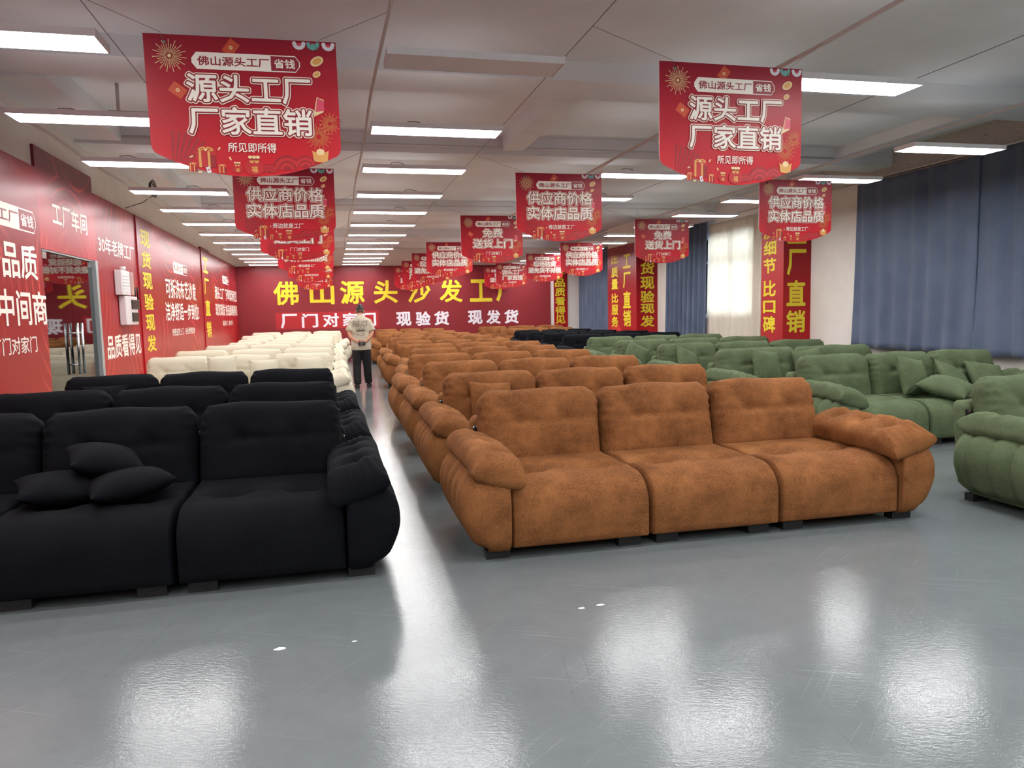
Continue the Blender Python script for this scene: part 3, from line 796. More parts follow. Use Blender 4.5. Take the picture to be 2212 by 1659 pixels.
class Flat:
    """printed layers on a board: local (a, b) plane, small lift per layer"""
    def __init__(s): s.mb = MB()
    def poly(s, pts, lift, m): s.mb.add([(a, -lift, b) for a, b in pts], [tuple(range(len(pts)))], m)
    def disc(s, a, b, ra, rb, lift, m, n=20, rot=0.0):
        c, q = math.cos(rot), math.sin(rot)
        s.poly([(a + ra * math.cos(t) * c - rb * math.sin(t) * q, b + ra * math.cos(t) * q + rb * math.sin(t) * c) for t in np.linspace(0, 2 * PI, n, endpoint=False)], lift, m)
    def rect(s, a, b, ha, hb, lift, m, rot=0.0):
        c, q = math.cos(rot), math.sin(rot)
        s.poly([(a + x * c - y * q, b + x * q + y * c) for x, y in ((-ha, -hb), (ha, -hb), (ha, hb), (-ha, hb))], lift, m)
    def line(s, a0, b0, a1, b1, wd, lift, m):
        d = math.hypot(a1 - a0, b1 - b0); nx, ny = -(b1 - b0) / d * wd / 2, (a1 - a0) / d * wd / 2
        s.poly([(a0 + nx, b0 + ny), (a1 + nx * 0.5, b1 + ny * 0.5), (a1 - nx * 0.5, b1 - ny * 0.5), (a0 - nx, b0 - ny)], lift, m)
    def text(s, txt, a0, a1, b0, b1, lift, m, bold=0.018, layers=(), res=None):
        U = glyphs(txt)[0]; lo = U.min(0) - bold; hi = U.max(0) + bold
        sc = np.array([(a1 - a0) / (hi[0] - lo[0]), (b1 - b0) / (hi[1] - lo[1])]); og = np.array([a0, b0])
        for off, lf, mm in tuple(layers) + ((bold, lift, m),):
            V, F = fattened(txt, off, res or (28 if b1 - b0 < 0.05 else 44 if b1 - b0 < 0.3 else 60))
            W = (V - lo) * sc + og
            s.mb.add([(x, -lf, y) for x, y in W], F, mm)
    def column(s, txt, a0, a1, spans, lift, m, bold=0.028):
        for ch, (b0, b1) in zip(txt, spans): s.text(ch, a0, a1, b0, b1, lift, m, bold)
    def build(s, name, parent, **kw): return s.mb.build(name, parent, **kw)

# wall panels: local frame of a panel on wall_left: a = -Y direction seen from the room ... use a rotated Empty
def panel(name, label, origin, rotz, a0, a1, b0, b1, th, m, group=None, cat='wall banner'):
    t = thing(name, label, cat, origin, (0, 0, rotz), group)
    MB().box(a0, a1, 0, th, b0, b1, m).build('panel', t)
    return t
LROT = PI / 2       # local +x -> world +Y, local -y (outwards) -> world +X : faces the room
G = 'red printed panels on the door wall'
def lpanel(label, y0, y1, z0, z1, m, th=0.03):
    t = panel('wall_panel', label, (XL + 0.03, 0, 0), LROT, y0, y1, z0, z1, 0.03, m, G)
    return t
cream_m, yel, whi = MAT['lettering_cream'], MAT['yellow'], MAT['lettering_white']
def tag_art(f, a0, a1, b0, b1, split, lift, redm):
    """white plaque with cut corners; its right part is outlined only"""
    h = (b1 - b0); c = h * 0.28
    outl = [(a0 + c, b0), (a1 - c, b0), (a1, b0 + c * 1.3), (a1, b1 - c * 1.3), (a1 - c, b1), (a0 + c, b1), (a0, b1 - c * 1.3), (a0, b0 + c * 1.3)]
    f.poly(outl, lift, cream_m)
    e = h * 0.06
    cx = a1 - e
    f.poly([(split, b0 + e), (a1 - c, b0 + e), (cx, b0 + c * 1.3), (cx, b1 - c * 1.3), (a1 - c, b1 - e), (split, b1 - e)], lift + 0.0006, redm)
    f.text('佛山源头工厂', a0 + h * 0.32, split - h * 0.1, b0 + h * 0.22, b1 - h * 0.22, lift + 0.0006, redm, 0.02)
    f.text('省钱', split + h * 0.18, a1 - h * 0.3, b0 + h * 0.22, b1 - h * 0.22, lift + 0.0012, cream_m, 0.02)

t = lpanel('red printed wall panel nearest the camera, white slogan about middlemen', 2.2, 9.14, 0.02, 3.16, MAT['redwall'])
f = Flat(); tag_art(f, 6.95, 9.03, 2.43, 2.66, 8.59, 0.002, MAT['redstrip']); f.build('plaque', t)
f = Flat(); f.text('好品质', 7.62, 8.98, 1.94, 2.30, 0.002, cream_m, 0.02); f.text('拒绝中间商', 7.05, 9.16, 1.47, 1.83, 0.002, cream_m, 0.02)
f.text('厂门对家门', 7.72, 8.80, 1.19, 1.36, 0.002, cream_m, 0.012); f.build('lettering', t)
t = lpanel('dark red header panel over the glass door, white lettering', 9.14, 11.12, 2.30, 3.40, MAT['redheader'])
f = Flat(); f.text('工厂车间', 9.56, 10.80, 2.60, 2.87, 0.002, cream_m, 0.022); f.build('lettering', t)
t = lpanel('red panel with two meter boxes, between glass door and yellow lettering', 11.12, 13.30, 0.02, 3.20, MAT['redwall'])
f = Flat(); f.text('30年老牌工厂', 11.24, 13.14, 2.43, 2.67, 0.002, cream_m, 0.014); f.text('品质看得见', 11.31, 13.18, 0.96, 1.30, 0.002, cream_m, 0.022); f.build('lettering', t)
t = panel('wall_panel', 'narrow red pillar panel with six yellow characters, nearest the meter boxes', (XL + 0.05, 0, 0), LROT, 13.30, 14.45, 0.02, 3.19, 0.05, MAT['redstrip'], G)
f = Flat(); n = 6; top, bot = 3.00, 0.95; st = (top - bot + 0.06) / n
f.column('现货现验现发', 13.52, 14.18, [(top - (i + 1) * st + 0.07, top - i * st) for i in range(n)], 0.002, yel); f.build('lettering', t)
t = lpanel('red panel about washable fabric sofas, between the two yellow-lettered strips', 14.45, 19.52, 0.02, 3.19, MAT['redwall'])
f = Flat(); tag_art(f, 16.15, 17.70, 2.43, 2.65, 17.18, 0.002, MAT['redstrip']); f.build('plaque', t)
f = Flat(); f.text('可拆洗布艺沙发', 15.34, 18.60, 1.91, 2.30, 0.002, cream_m, 0.018); f.text('洁净舒适一步到位!', 15.21, 18.85, 1.47, 1.84, 0.002, cream_m, 0.018)
f.text('免费送货上门，专业师傅安装!', 15.70, 18.20, 1.17, 1.32, 0.002, cream_m, 0.008); f.build('lettering', t)
t = panel('wall_panel', 'narrow dark red strip with four yellow characters, farther from the door', (XL + 0.05, 0, 0), LROT, 19.52, 20.78, 0.02, 3.24, 0.05, MAT['redstrip'], G)
f = Flat(); f.column('工厂直销', 19.72, 20.48, [(2.63, 3.02), (2.10, 2.50), (1.57, 1.97), (1.02, 1.43)], 0.002, yel); f.build('lettering', t)
t = lpanel('red panel at the far end of the door wall, next to the sign wall', 20.78, 26.50, 0.02, 3.20, MAT['redwall'])
f = Flat(); tag_art(f, 23.12, 24.52, 2.51, 2.74, 24.05, 0.002, MAT['redstrip']); f.build('plaque', t)
f = Flat(); f.text('源头工厂 下单现场验货', 21.54, 26.30, 2.02, 2.38, 0.002, cream_m, 0.014); f.text('现货现发 好品质看得见', 21.50, 26.30, 1.57, 1.91, 0.002, cream_m, 0.014)
f.text('靠近源头工厂，更好性价比!', 22.75, 25.0, 1.28, 1.43, 0.002, cream_m, 0.006); f.build('lettering', t)

# sign wall at the back
t = panel('sign_wall_board', 'huge red sign board across the far wall with yellow and white lettering', (0, YB - 0.03, 0), 0, XL + 0.02, 7.88, 0.02, 3.20, 0.03, MAT['redback'], None, 'sign')
f = Flat(); f.poly([(-1.83, 1.08), (1.62, 1.08), (1.62, 1.65), (-1.83, 1.65)], 0.003, MAT['brightred']); f.build('red_strip', t)
f = Flat()
for ch, a0 in zip('佛山源头沙发工厂', (-1.86, -0.68, 0.34, 1.48, 2.64, 3.78, 4.87, 5.84)):
    f.text(ch, a0, a0 + (0.82 if ch not in '厂' else 0.86), 1.90, 2.70, 0.004, yel, 0.024)
f.build('yellow_lettering', t)
f = Flat()
for ch, a0 in zip('厂门对家门', (-1.67, -0.98, -0.28, 0.38, 0.98)): f.text(ch, a0, a0 + 0.54, 1.12, 1.60, 0.006, whi, 0.028)
for ch, a0 in zip('现验货现发货', (2.22, 2.90, 3.56, 4.78, 5.45, 6.12)): f.text(ch, a0, a0 + 0.53, 1.09, 1.59, 0.006, whi, 0.036)
f.build('white_lettering', t)
t = panel('wall_panel', 'narrow red strip with yellow lettering at the end of the far wall', (0, YB - 0.03, 0), 0, 8.02, 8.54, 0.02, 3.15, 0.03, MAT['redpillar'], None)
f = Flat(); f.column('好品质看得见', 8.06, 8.45, [(2.72 - 0.337 * i, 2.72 - 0.337 * i + 0.31) for i in range(6)], 0.003, yel); f.build('lettering', t)

# pillar wraps
t = thing('pillar_wrap', 'red wrap with yellow lettering round the pillar nearest the long blue curtains', 'wall banner', (P1[0], P1[1], 0), (0, 0, 0), 'red wraps on the window pillars')
MB().box(-0.012, XR - P1[0], -0.012, 0, 0.3, 3.35, MAT['redpillar']).box(-0.012, 0, 0, P1[2] - P1[1], 0.3, 3.35, MAT['brightred']).build('wrap', t)
f = Flat(); f.column('工厂直销', 0.06, 0.48, [(2.70, 3.13), (2.10, 2.60), (1.50, 2.00), (0.98, 1.42)], 0.015, yel); f.build('lettering', t)
f = Flat(); sp = [(3.16, 3.46), (2.84, 3.15), (2.52, 2.80), (2.16, 2.46), (1.70, 2.02), (1.37, 1.62), (0.98, 1.31)]
f.column('质细节比口碑', -0.68, -0.24, sp[1:], 0.015, yel)
f.build('side_lettering', t, rot=(0, 0, -PI / 2))
t = thing('pillar_wrap', 'red wrap with three columns of yellow lettering round the farther window pillar', 'wall banner', (P2[0], P2[1], 0), (0, 0, 0), 'red wraps on the window pillars')
MB().box(-0.012, XR - P2[0], -0.012, 0, 0.3, 3.40, MAT['redpillar']).box(-0.012, 0, 0, P2[2] - P2[1], 0.3, 3.40, MAT['redwall']).build('wrap', t)
f = Flat(); f.column('现货现验现发', 0.11, 0.54, [(2.90, 3.24), (2.49, 2.83), (2.07, 2.43), (1.69, 2.03), (1.38, 1.66), (1.00, 1.32)], 0.015, yel); f.build('lettering', t)
f = Flat(); f.column('比质量比服务', -1.93, -1.39, [(2.90, 3.15), (2.49, 2.80), (2.13, 2.44), (1.71, 2.00), (1.35, 1.66), (0.98, 1.30)], 0.015, yel)
f.column('工厂直销', -0.98, -0.40, [(2.71, 3.12), (2.14, 2.60), (1.54, 2.04), (1.00, 1.49)], 0.015, yel)
f.build('side_lettering', t, rot=(0, 0, -PI / 2))

# ------------------------------------------------------------------ hanging banners
BW, BH = 1.05, 0.78
A_RED, A_DRED, A_GOLD, A_PALE, A_TEAL, A_PINK, A_DARK = (plain('print_red', rgb(196, 36, 40), 0.4), plain('print_dark_red', rgb(158, 20, 34), 0.4), plain('print_gold', rgb(226, 164, 88), 0.4),
    plain('print_pale_gold', rgb(240, 214, 160), 0.4), plain('print_teal', rgb(110, 176, 168), 0.4), plain('print_pink', rgb(220, 70, 100), 0.4), plain('print_maroon', rgb(112, 18, 30), 0.4))
A_ORANGE = plain('print_orange', rgb(206, 78, 44), 0.4)
def board_mesh():
    hw = BW / 2; pts = [(-hw, 0.0), (-hw, -0.60)]
    for tt in np.linspace(0, 1, 6)[1:]: pts.append((-hw + 0.045 * (1 - math.cos(tt * 1.25)), -0.60 - 0.062 * math.sin(tt * 1.25)))
    xa, za = pts[-1]
    arc = [(x, za - (BH + za) * (1 - (x / xa) ** 2)) for x in np.linspace(xa, -xa, 25)[1:-1]]
    right = [(-a, b) for a, b in pts][::-1]
    out = pts + arc + right; n = len(out)
    V = [(a, 0.0, b) for a, b in out] + [(a, 0.006, b) for a, b in out]
    F = [tuple(range(n)), tuple(range(2 * n - 1, n - 1, -1))] + [(i, i + n, (i + 1) % n + n, (i + 1) % n) for i in range(n)]
    me = mesh_from('board', V, F, [MAT['redboard'], MAT['lettering_white']], [0, 0] + [1] * n, False)
    return me, out
BOARD, OUT = board_mesh()
def uv(u, v): return ((u - 0.5) * BW, -v * BH)
def inside(a, b):
    hw = BW / 2
    return abs(a) < hw - 0.003 and b < -0.003 and b > -0.60 - (BH - 0.665) * (1 - (a / hw) ** 2) - 0.055
def art():
    f = Flat()
    def burst(u, v, r, m, n, lift=0.002, wd=0.004):
        a, b = uv(u, v)
        for i in range(n):
            t = 2 * PI * i / n + 0.1; k = r * (1.0 if i % 2 else 0.72)
            p = (a + math.cos(t) * k * 0.25, b + math.sin(t) * k * 0.25); q = (a + math.cos(t) * k, b + math.sin(t) * k)
            if inside(*q): f.line(*q, *p, wd, lift, m); f.disc(q[0], q[1], wd * 0.7, wd * 0.7, lift, m, 6)
    burst(0.125, 0.15, 0.088, A_PALE, 30); a, b = uv(0.125, 0.15); f.disc(a, b, 0.010, 0.010, 0.0025, A_PALE, 10)
    burst(0.88, 0.70, 0.075, A_GOLD, 34, 0.0035, 0.0022); burst(0.945, 0.60, 0.060, A_GOLD, 30, 0.003, 0.0022)
    burst(0.10, 0.55, 0.06, A_RED, 26, 0.0015, 0.003)
    def envelope(u, v, s, rot, m):
        a, b = uv(u, v); f.rect(a, b, s * 0.75, s, 0.002, m, rot); f.disc(a, b, s * 0.25, s * 0.25, 0.0026, A_PALE, 12); f.disc(a, b, s * 0.10, s * 0.15, 0.003, A_ORANGE, 8)
    envelope(0.155, 0.39, 0.042, 0.95, A_ORANGE); envelope(0.44, 0.075, 0.042, -0.65, A_ORANGE)
    a, b = uv(0.89, 0.49); f.poly([(a - 0.035, b - 0.05), (a + 0.025, b - 0.02), (a + 0.03, b + 0.05), (a - 0.01, b + 0.065)], 0.002, A_PALE)
    f.poly([(a - 0.02, b - 0.02), (a + 0.03, b - 0.012), (a + 0.028, b + 0.045), (a - 0.008, b + 0.06)], 0.0026, A_PINK)
    for u, v, ra, rb in ((0.892, 0.145, 0.040, 0.026), (0.887, 0.24, 0.024, 0.017)):
        a, b = uv(u, v); f.disc(a, b, ra, rb, 0.002, A_PALE, 18, 0.5); f.disc(a, b, ra * 0.7, rb * 0.65, 0.0026, A_GOLD, 16, 0.5)
    for u, m in ((0.80, whi), (0.875, A_TEAL), (0.958, whi)):
        a, b = uv(u, 0.022)
        for i in range(7):
            t = PI + PI * i / 6; f.disc(a + 0.026 * math.cos(t), min(b, b + 0.024 * math.sin(t)), 0.012, 0.012, 0.002 + 0.0003 * i, m, 10)
        f.disc(a, b - 0.006, 0.013, 0.009, 0.0045, A_PINK if m is whi else A_TEAL, 10)
    # folding fans and cloud scrolls along the foot
    for cu, cv, r, t0, t1 in ((0.10, 1.06, 0.30, 0.9, 2.2), (0.93, 1.10, 0.36, 1.0, 2.3), (0.70, 1.16, 0.22, 0.6, 2.5)):
        a, b = uv(cu, cv)
        for i in range(11):
            ta = t0 + (t1 - t0) * i / 11; tb = t0 + (t1 - t0) * (i + 0.5) / 11
            pts = [(a + r * k * math.cos(t), b + r * k * math.sin(t)) for k, t in ((0.45, ta), (1, ta), (1, tb), (0.45, tb))]
            if all(inside(*p) for p in pts): f.poly(pts, 0.0012, A_DRED)
    for cu, cv, r in ((0.60, 0.97, 0.05), (0.70, 0.95, 0.085), (0.80, 0.93, 0.07), (0.52, 1.0, 0.04)):
        a, b = uv(cu, cv)
        for k, (sc, m) in enumerate(((1.0, A_DRED), (0.86, A_RED), (0.62, A_DRED), (0.5, A_RED), (0.28, A_DRED))):
            pts = [(a + r * sc * math.cos(t), b + r * sc * math.sin(t)) for t in np.linspace(0.05, PI - 0.05, 16)]
            pts = [p for p in pts if inside(*p)]
            if len(pts) > 4: f.poly(pts, 0.0015 + 0.0003 * k + 0.0002 * cu, m)
    # gift boxes
    def gift(u, v, s):
        a, b = uv(u, v)
        f.rect(a, b, s, s * 0.78, 0.0034, A_RED); f.rect(a + s * 0.55, b, s * 0.45, s * 0.78, 0.0037, A_DRED); f.rect(a, b + s * 0.78, s * 1.12, s * 0.20, 0.0040, A_RED)
        for o in (-0.62, 0.30): f.rect(a + o * s, b + 0.1 * s, s * 0.13, s * 0.88, 0.0043, A_GOLD)
        for sg in (-1, 1): f.disc(a + sg * s * 0.42, b + s * 1.22, s * 0.42, s * 0.20, 0.0046, A_GOLD, 14, sg * -0.35); f.disc(a + sg * s * 0.40, b + s * 1.20, s * 0.22, s * 0.08, 0.0049, A_ORANGE, 12, sg * -0.35)
        f.disc(a, b + s * 1.12, s * 0.14, s * 0.14, 0.0052, A_PALE, 10)
    gift(0.275, 0.885, 0.052); gift(0.205, 0.945, 0.023); gift(0.355, 0.955, 0.023)
    a, b = uv(0.285, 0.955); f.rect(a, b, 0.011, 0.017, 0.0056, whi, 0.3); f.disc(a, b, 0.005, 0.005, 0.0060, A_ORANGE, 8)
    # lucky bags
    def bag(u, v, s):
        a, b = uv(u, v)
        f.disc(a, b, s, s * 0.85, 0.0050, A_RED, 20); f.rect(a, b + s * 0.85, s * 0.42, s * 0.22, 0.0052, A_DRED)
        f.rect(a, b + s * 0.72, s * 0.5, s * 0.07, 0.0055, A_GOLD)
        for sg in (-1, 1): f.disc(a + sg * s * 0.3, b + s * 0.62, s * 0.24, s * 0.12, 0.0057, A_GOLD, 10, sg * 0.5)
        for o in (-0.4, 0, 0.4): f.disc(a + o * s, b + s * 1.15, s * 0.24, s * 0.17, 0.0055, A_PALE, 10)
        f.text('福', a - s * 0.34, a + s * 0.34, b - s * 0.55, b + s * 0.15, 0.0060, A_GOLD, 0.02)
    bag(0.435, 0.945, 0.030); bag(0.525, 0.935, 0.052)
    a, b = uv(0.885, 0.83)
    f.poly([(a - 0.048, b + 0.022)] + [(a + 0.040 * math.cos(t), b - 0.034 + 0.012 * math.sin(t)) for t in np.linspace(PI, 2 * PI, 8)] + [(a + 0.048, b + 0.022), (a + 0.02, b + 0.008), (a - 0.02, b + 0.008)], 0.0040, A_GOLD)
    f.disc(a, b + 0.014, 0.024, 0.019, 0.0044, A_PALE, 14)
    for u, v, r in ((0.20, 0.86, 0.4), (0.345, 0.80, 1.0), (0.40, 0.87, 2.0), (0.24, 0.97, 0.2)):
        a, b = uv(u, v); f.rect(a, b, 0.010, 0.004, 0.0030, A_PALE, r)
    return f
ART = art()
def banner_meshes():
    out = {}
    ar = mesh_from('art_print', ART.mb.V, ART.mb.F, ART.mb.mats, ART.mb.M, False)
    f = Flat(); a0, b1 = uv(0.235, 0.115); a1, b0 = uv(0.80, 0.235); sp, _ = uv(0.645, 0); tag_art(f, a0, a1, b0, b1, sp, 0.003, A_MAR)
    pl = mesh_from('plaque', f.mb.V, f.mb.F, f.mb.mats, f.mb.M, False)
    T = {'source': (('源头工厂', 0.20, 0.85, 0.27, 0.47), ('厂家直销', 0.20, 0.85, 0.50, 0.70), '所见即所得'),
         'price': (('供应商价格', 0.125, 0.885, 0.27, 0.46), ('实体店品质', 0.125, 0.885, 0.49, 0.68), '旁边就是工厂'),
         'deliver': (('免费', 0.35, 0.67, 0.27, 0.46), ('送货上门', 0.19, 0.83, 0.49, 0.68), '厂门对家门'),
         'inspect': (('现场验货', 0.20, 0.82, 0.27, 0.46), ('避免货不对板', 0.06, 0.96, 0.49, 0.68), '拒绝套发套卖')}
    for k, (l1, l2, sub) in T.items():
        f = Flat()
        for s, u0, u1, v0, v1 in (l1, l2):
            a0, b1 = uv(u0, v0); a1, b0 = uv(u1, v1)
            f.text(s, a0, a1, b0, b1, 0.0105, cream_m, 0.018, ((0.092, 0.0070, A_PALE2), (0.062, 0.0085, A_MAR)))
        ti = mesh_from('title_lettering', f.mb.V, f.mb.F, f.mb.mats, f.mb.M, False)
        f = Flat(); n = len(sub); u0 = 0.52 - 0.0255 * n; a0, b1 = uv(u0, 0.755); a1, b0 = uv(1.04 - u0, 0.825)
        f.text(sub, a0, a1, b0, b1, 0.008, cream_m, 0.012)
        su = mesh_from('subtitle_lettering', f.mb.V, f.mb.F, f.mb.mats, f.mb.M, False)
        out[k] = (pl, ti, su)
    return ar, out
A_MAR = plain('print_crimson', rgb(150, 26, 44), 0.4)
A_PALE2 = plain('print_outline_cream', rgb(250, 236, 214), 0.5)
AR, BM = banner_meshes()
def hook_string(dx, dz):
    b = MB(); a = BW / 2 - 0.11; s = 1 if dx > 0 else -1
    b.tube([(s * a, -0.003, -0.045), (s * a + 0.02 * s, 0.0, 0.01), (s * a + dx, 0.0, dz + 0.006)], 0.0016, MAT['wire'], 5)
    b.tube([(s * a, -0.012, -0.045), (s * a, 0.012, -0.045)], 0.008, MAT['hinge'], 8)
    return b
def banner(kind, x, y, z, label, group, rz=0.0, ry=0.0, dl=-0.42, dr=0.42):
    t = thing('hanging_banner', label, 'hanging banner', (x, y, z), (0, math.radians(ry), math.radians(rz)), group)
    link('board', BOARD, t); link('art_print', AR, t)
    for nm, me in zip(('plaque', 'title_lettering', 'subtitle_lettering'), BM[kind]): link(nm, me, t)
    hook_string(dl, 3.28 - z).build('hanging_string', t, True); hook_string(dr, 3.28 - z).build('hanging_string', t, True)
    return t
K = {'source': 'factory-direct slogan', 'price': 'supplier-price slogan', 'deliver': 'free-delivery slogan', 'inspect': 'on-site inspection slogan'}
G = 'hanging banners over the aisle side of the black sofas'
for i, (k, y, rz) in enumerate((('source', 4.68, 0), ('price', 8.55, 0), ('deliver', 11.5, 0), ('price', 15.2, 0), ('inspect', 18.6, 0), ('deliver', 24.2, 0))):
    banner(k, -0.43, y, 3.10, ('large red hanging banner, %s, nearest the camera above the black sofas' if i == 0 else 'red hanging banner, %s, ' + ORD[i + 1] + ' in the line above the aisle edge') % K[k], G, rz, -0.6 if i == 0 else 0, -0.44, 0.415)
G = 'hanging banners above the brown sofas'
for i, (k, y) in enumerate((('source', 4.63), ('price', 8.52), ('deliver', 12.3), ('price', 16.9), ('inspect', 19.95), ('source', 22.8), ('deliver', 25.6))):
    banner(k, 2.66, y, 3.10, ('large red hanging banner, %s, nearest the camera above the brown sofas' if i == 0 else 'red hanging banner, %s, ' + ORD[i + 1] + ' in the line above the brown sofas') % K[k], G, 0, 0, -0.565, 0.27)
G = 'hanging banners above the window side sofas'
for i, (k, y) in enumerate((('price', 8.58), ('deliver', 12.56), ('price', 17.0), ('inspect', 20.2), ('source', 24.1), ('deliver', 26.0))):
    banner(k, 5.84, y, 3.10, ('large red hanging banner, %s, in front of the red pillar by the curtains' if i == 0 else 'red hanging banner, %s, ' + ORD[i + 1] + ' in the line above the green and black sofas') % K[k], G, 0, 0, -0.805, -0.065)

# ------------------------------------------------------------------ curtains
def curtain(name, x, y0, y1, z0, z1, mat, label, folds, amp, seed, gather=0.0, group=None):
    r = np.random.default_rng(seed); ny = int(folds * 14); nz = 26
    ys = np.linspace(0, 1, ny + 1); zs = np.linspace(0, 1, nz + 1)
    ph = np.cumsum(r.uniform(0.6, 1.4, ny + 1)); ph = ph / ph[-1] * folds * 2 * PI
    am = np.interp(ys, np.linspace(0, 1, 9), r.uniform(0.5, 1.2, 9))
    V = []
    for zt in zs:
        top = 1 - zt
        sway = 0.03 * math.sin(zt * 3 + seed) * (1 - zt)
        for j, yt in enumerate(ys):
            a = amp * am[j] * (0.55 + 0.45 * (1 - zt) ** 0.5)
            xx = x - a * (0.5 + 0.5 * math.sin(ph[j] + 0.6 * math.sin(zt * 2.2 + j * 0.02))) - 0.02 * (1 - zt)
            yc = (yt - 0.5) * (1 - gather * zt) + 0.5
            V.append((xx, y0 + (y1 - y0) * yc + sway, z0 + (z1 - z0) * zt + (0.012 * math.sin(ph[j] * 0.5) if zt == 0 else 0)))
    n = ny + 1; F = [(i * n + j, i * n + j + 1, (i + 1) * n + j + 1, (i + 1) * n + j) for i in range(nz) for j in range(ny)]
    me = mesh_from(name, V, F, [MAT[mat]])
    o = link(name, me); s = o.modifiers.new('thickness', 'SOLIDIFY'); s.thickness = 0.006
    tag(o, label, 'curtain', group); return o
G = 'slate blue curtains'
curtain('curtain', 9.0, 8.87, 11.42, 0.76, 3.56, 'curtain', 'long slate blue curtain next to the bare white wall and red pillar', 7, 0.075, 3, 0.0, G)
curtain('curtain', 9.0, 5.6, 8.90, 0.74, 3.60, 'curtain', 'long slate blue curtain at the photo edge, nearest the camera', 8, 0.07, 5, 0.0, G)
curtain('curtain', 9.0, 16.72, 19.05, 0.10, 3.58, 'curtain', 'slate blue curtain between the farther red pillar and the cream curtain', 9, 0.14, 8, 0.0, G)
curtain('curtain', 9.0, 23.3, 26.45, 0.10, 3.58, 'curtain', 'slate blue curtain farthest away, beside the sign wall', 10, 0.12, 11, 0.0, G)
curtain('curtain', 9.03, 14.35, 16.78, 0.30, 3.50, 'sheer', 'cream curtain lit from behind by the window', 9, 0.08, 13)
G = 'curtain rods'
for y0, y1, l in ((5.4, 11.6, 'curtain rod over the two long blue curtains'), (14.2, 19.2, 'curtain rod over the cream and blue curtains'), (22.6, 26.5, 'curtain rod over the farthest blue curtain')):
    o = MB().tube([(8.94, y0, 3.60), (8.94, y1, 3.60)], 0.014, MAT['conduit'], 8)
    for yy in (y0 + 0.1, (y0 + y1) / 2, y1 - 0.1): o.box(8.93, XR, yy - 0.01, yy + 0.01, 3.59, 3.61, MAT['conduit'])
    tag(o.build('curtain_rod', None, True), l, 'curtain rod', G)

# ------------------------------------------------------------------ meter boxes on the red wall
t = thing('meter_box', 'white electricity meter case with clear cover, upper of the two on the red panel', 'meter box', (XL + 0.034, 12.18, 1.87), (0, 0, LROT), 'meter boxes')
MB().box(-0.30, 0.16, -0.10, 0, 0, 0.36, MAT['whitebox']).build('case', t, False, 0.012)
MB().box(0.16, 0.30, -0.12, 0, 0.01, 0.35, MAT['clear']).build('clear_cover', t, False, 0.01)
b = MB()
for i in range(6): b.box(-0.26, 0.05, -0.106, -0.099, 0.05 + 0.045 * i, 0.07 + 0.045 * i, MAT['housing'])
b.build('vent_ribs', t)
MB().tube([(-0.06, -0.06, 0.36), (-0.06, -0.06, 0.42)], 0.045, MAT['whitebox'], 12).build('cable_gland', t, True)
MB().tube([(0.28, -0.06, 0.02), (0.34, -0.05, -0.02), (0.42, -0.04, -0.16), (0.40, -0.03, -0.3), (0.33, -0.05, -0.25)], 0.006, MAT['lettering_cream'], 6).build('lead', t, True)
t = thing('meter_box', 'white breaker case with two dark windows, lower of the two on the red panel', 'meter box', (XL + 0.034, 12.32, 1.43), (0, 0, LROT), 'meter boxes')
MB().box(-0.30, 0.38, -0.10, 0, 0, 0.43, MAT['whitebox']).build('case', t, False, 0.015)
for z0 in (0.05, 0.24): 
    MB().box(0.0, 0.34, -0.115, -0.09, z0, z0 + 0.14, MAT['darkbox']).build('meter_window', t, False, 0.006)
t = thing('wireless_receiver', 'small black device with two upright aerials beside the lower meter case', 'device', (XL + 0.034, 12.95, 1.66), (0, 0, LROT))
MB().box(-0.10, 0.10, -0.05, 0, 0, 0.16, MAT['darkbox']).build('body', t, False, 0.008)
for xo in (-0.07, 0.09): MB().tube([(xo, -0.03, 0.15), (xo, -0.035, 0.36)], 0.012, MAT['darkbox'], 8).build('aerial', t, True)

# ------------------------------------------------------------------ person walking up the aisle, hands clasped behind
def loft(mb, rings, m, n=20):
    """rings: (centre, rx, ry) stacked ellipses normal to the path"""
    V = []; F = []; k = len(rings); pts = [Vector(r[0]) for r in rings]
    for i, (c, rx, ry) in enumerate(rings):
        d = (pts[min(i + 1, k - 1)] - pts[max(i - 1, 0)]).normalized()
        b = Vector((0, 1, 0)); a = b.cross(d)
        if a.length < 0.2: a = Vector((1, 0, 0))
        a.normalize(); b = d.cross(a).normalized()
        for j in range(n):
            t = 2 * PI * j / n; V.append(pts[i] + a * rx * math.cos(t) + b * ry * math.sin(t))
    for i in range(k - 1):
        for j in range(n): F.append((i * n + j, i * n + (j + 1) % n, (i + 1) * n + (j + 1) % n, (i + 1) * n + j))
    F += [tuple(range(n))[::-1], tuple((k - 1) * n + j for j in range(n))]
    mb.add(V, F, m)
def remeshed(mb, name, parent, voxel, smooth=4):
    o = mb.build(name, None, True)
    r = o.modifiers.new('r', 'REMESH'); r.mode = 'VOXEL'; r.voxel_size = voxel; r.use_smooth_shade = True
    s = o.modifiers.new('s', 'SMOOTH'); s.iterations = smooth; s.factor = 0.5
    dg = bpy.context.evaluated_depsgraph_get(); me = bpy.data.meshes.new_from_object(o.evaluated_get(dg))
    bpy.data.objects.remove(o)
    me.materials.clear(); me.materials.append(mb.mats[0])
    me.polygons.foreach_set('use_smooth', np.ones(len(me.polygons), dtype=bool))
    return link(name, me, parent)
per = thing('person', 'person walking up the aisle, pale printed shirt, black trousers, hands clasped behind back', 'person', (0.58, 15.75, 0), (0, 0, math.radians(-3)))
sk = MAT['skin']; b = MB()
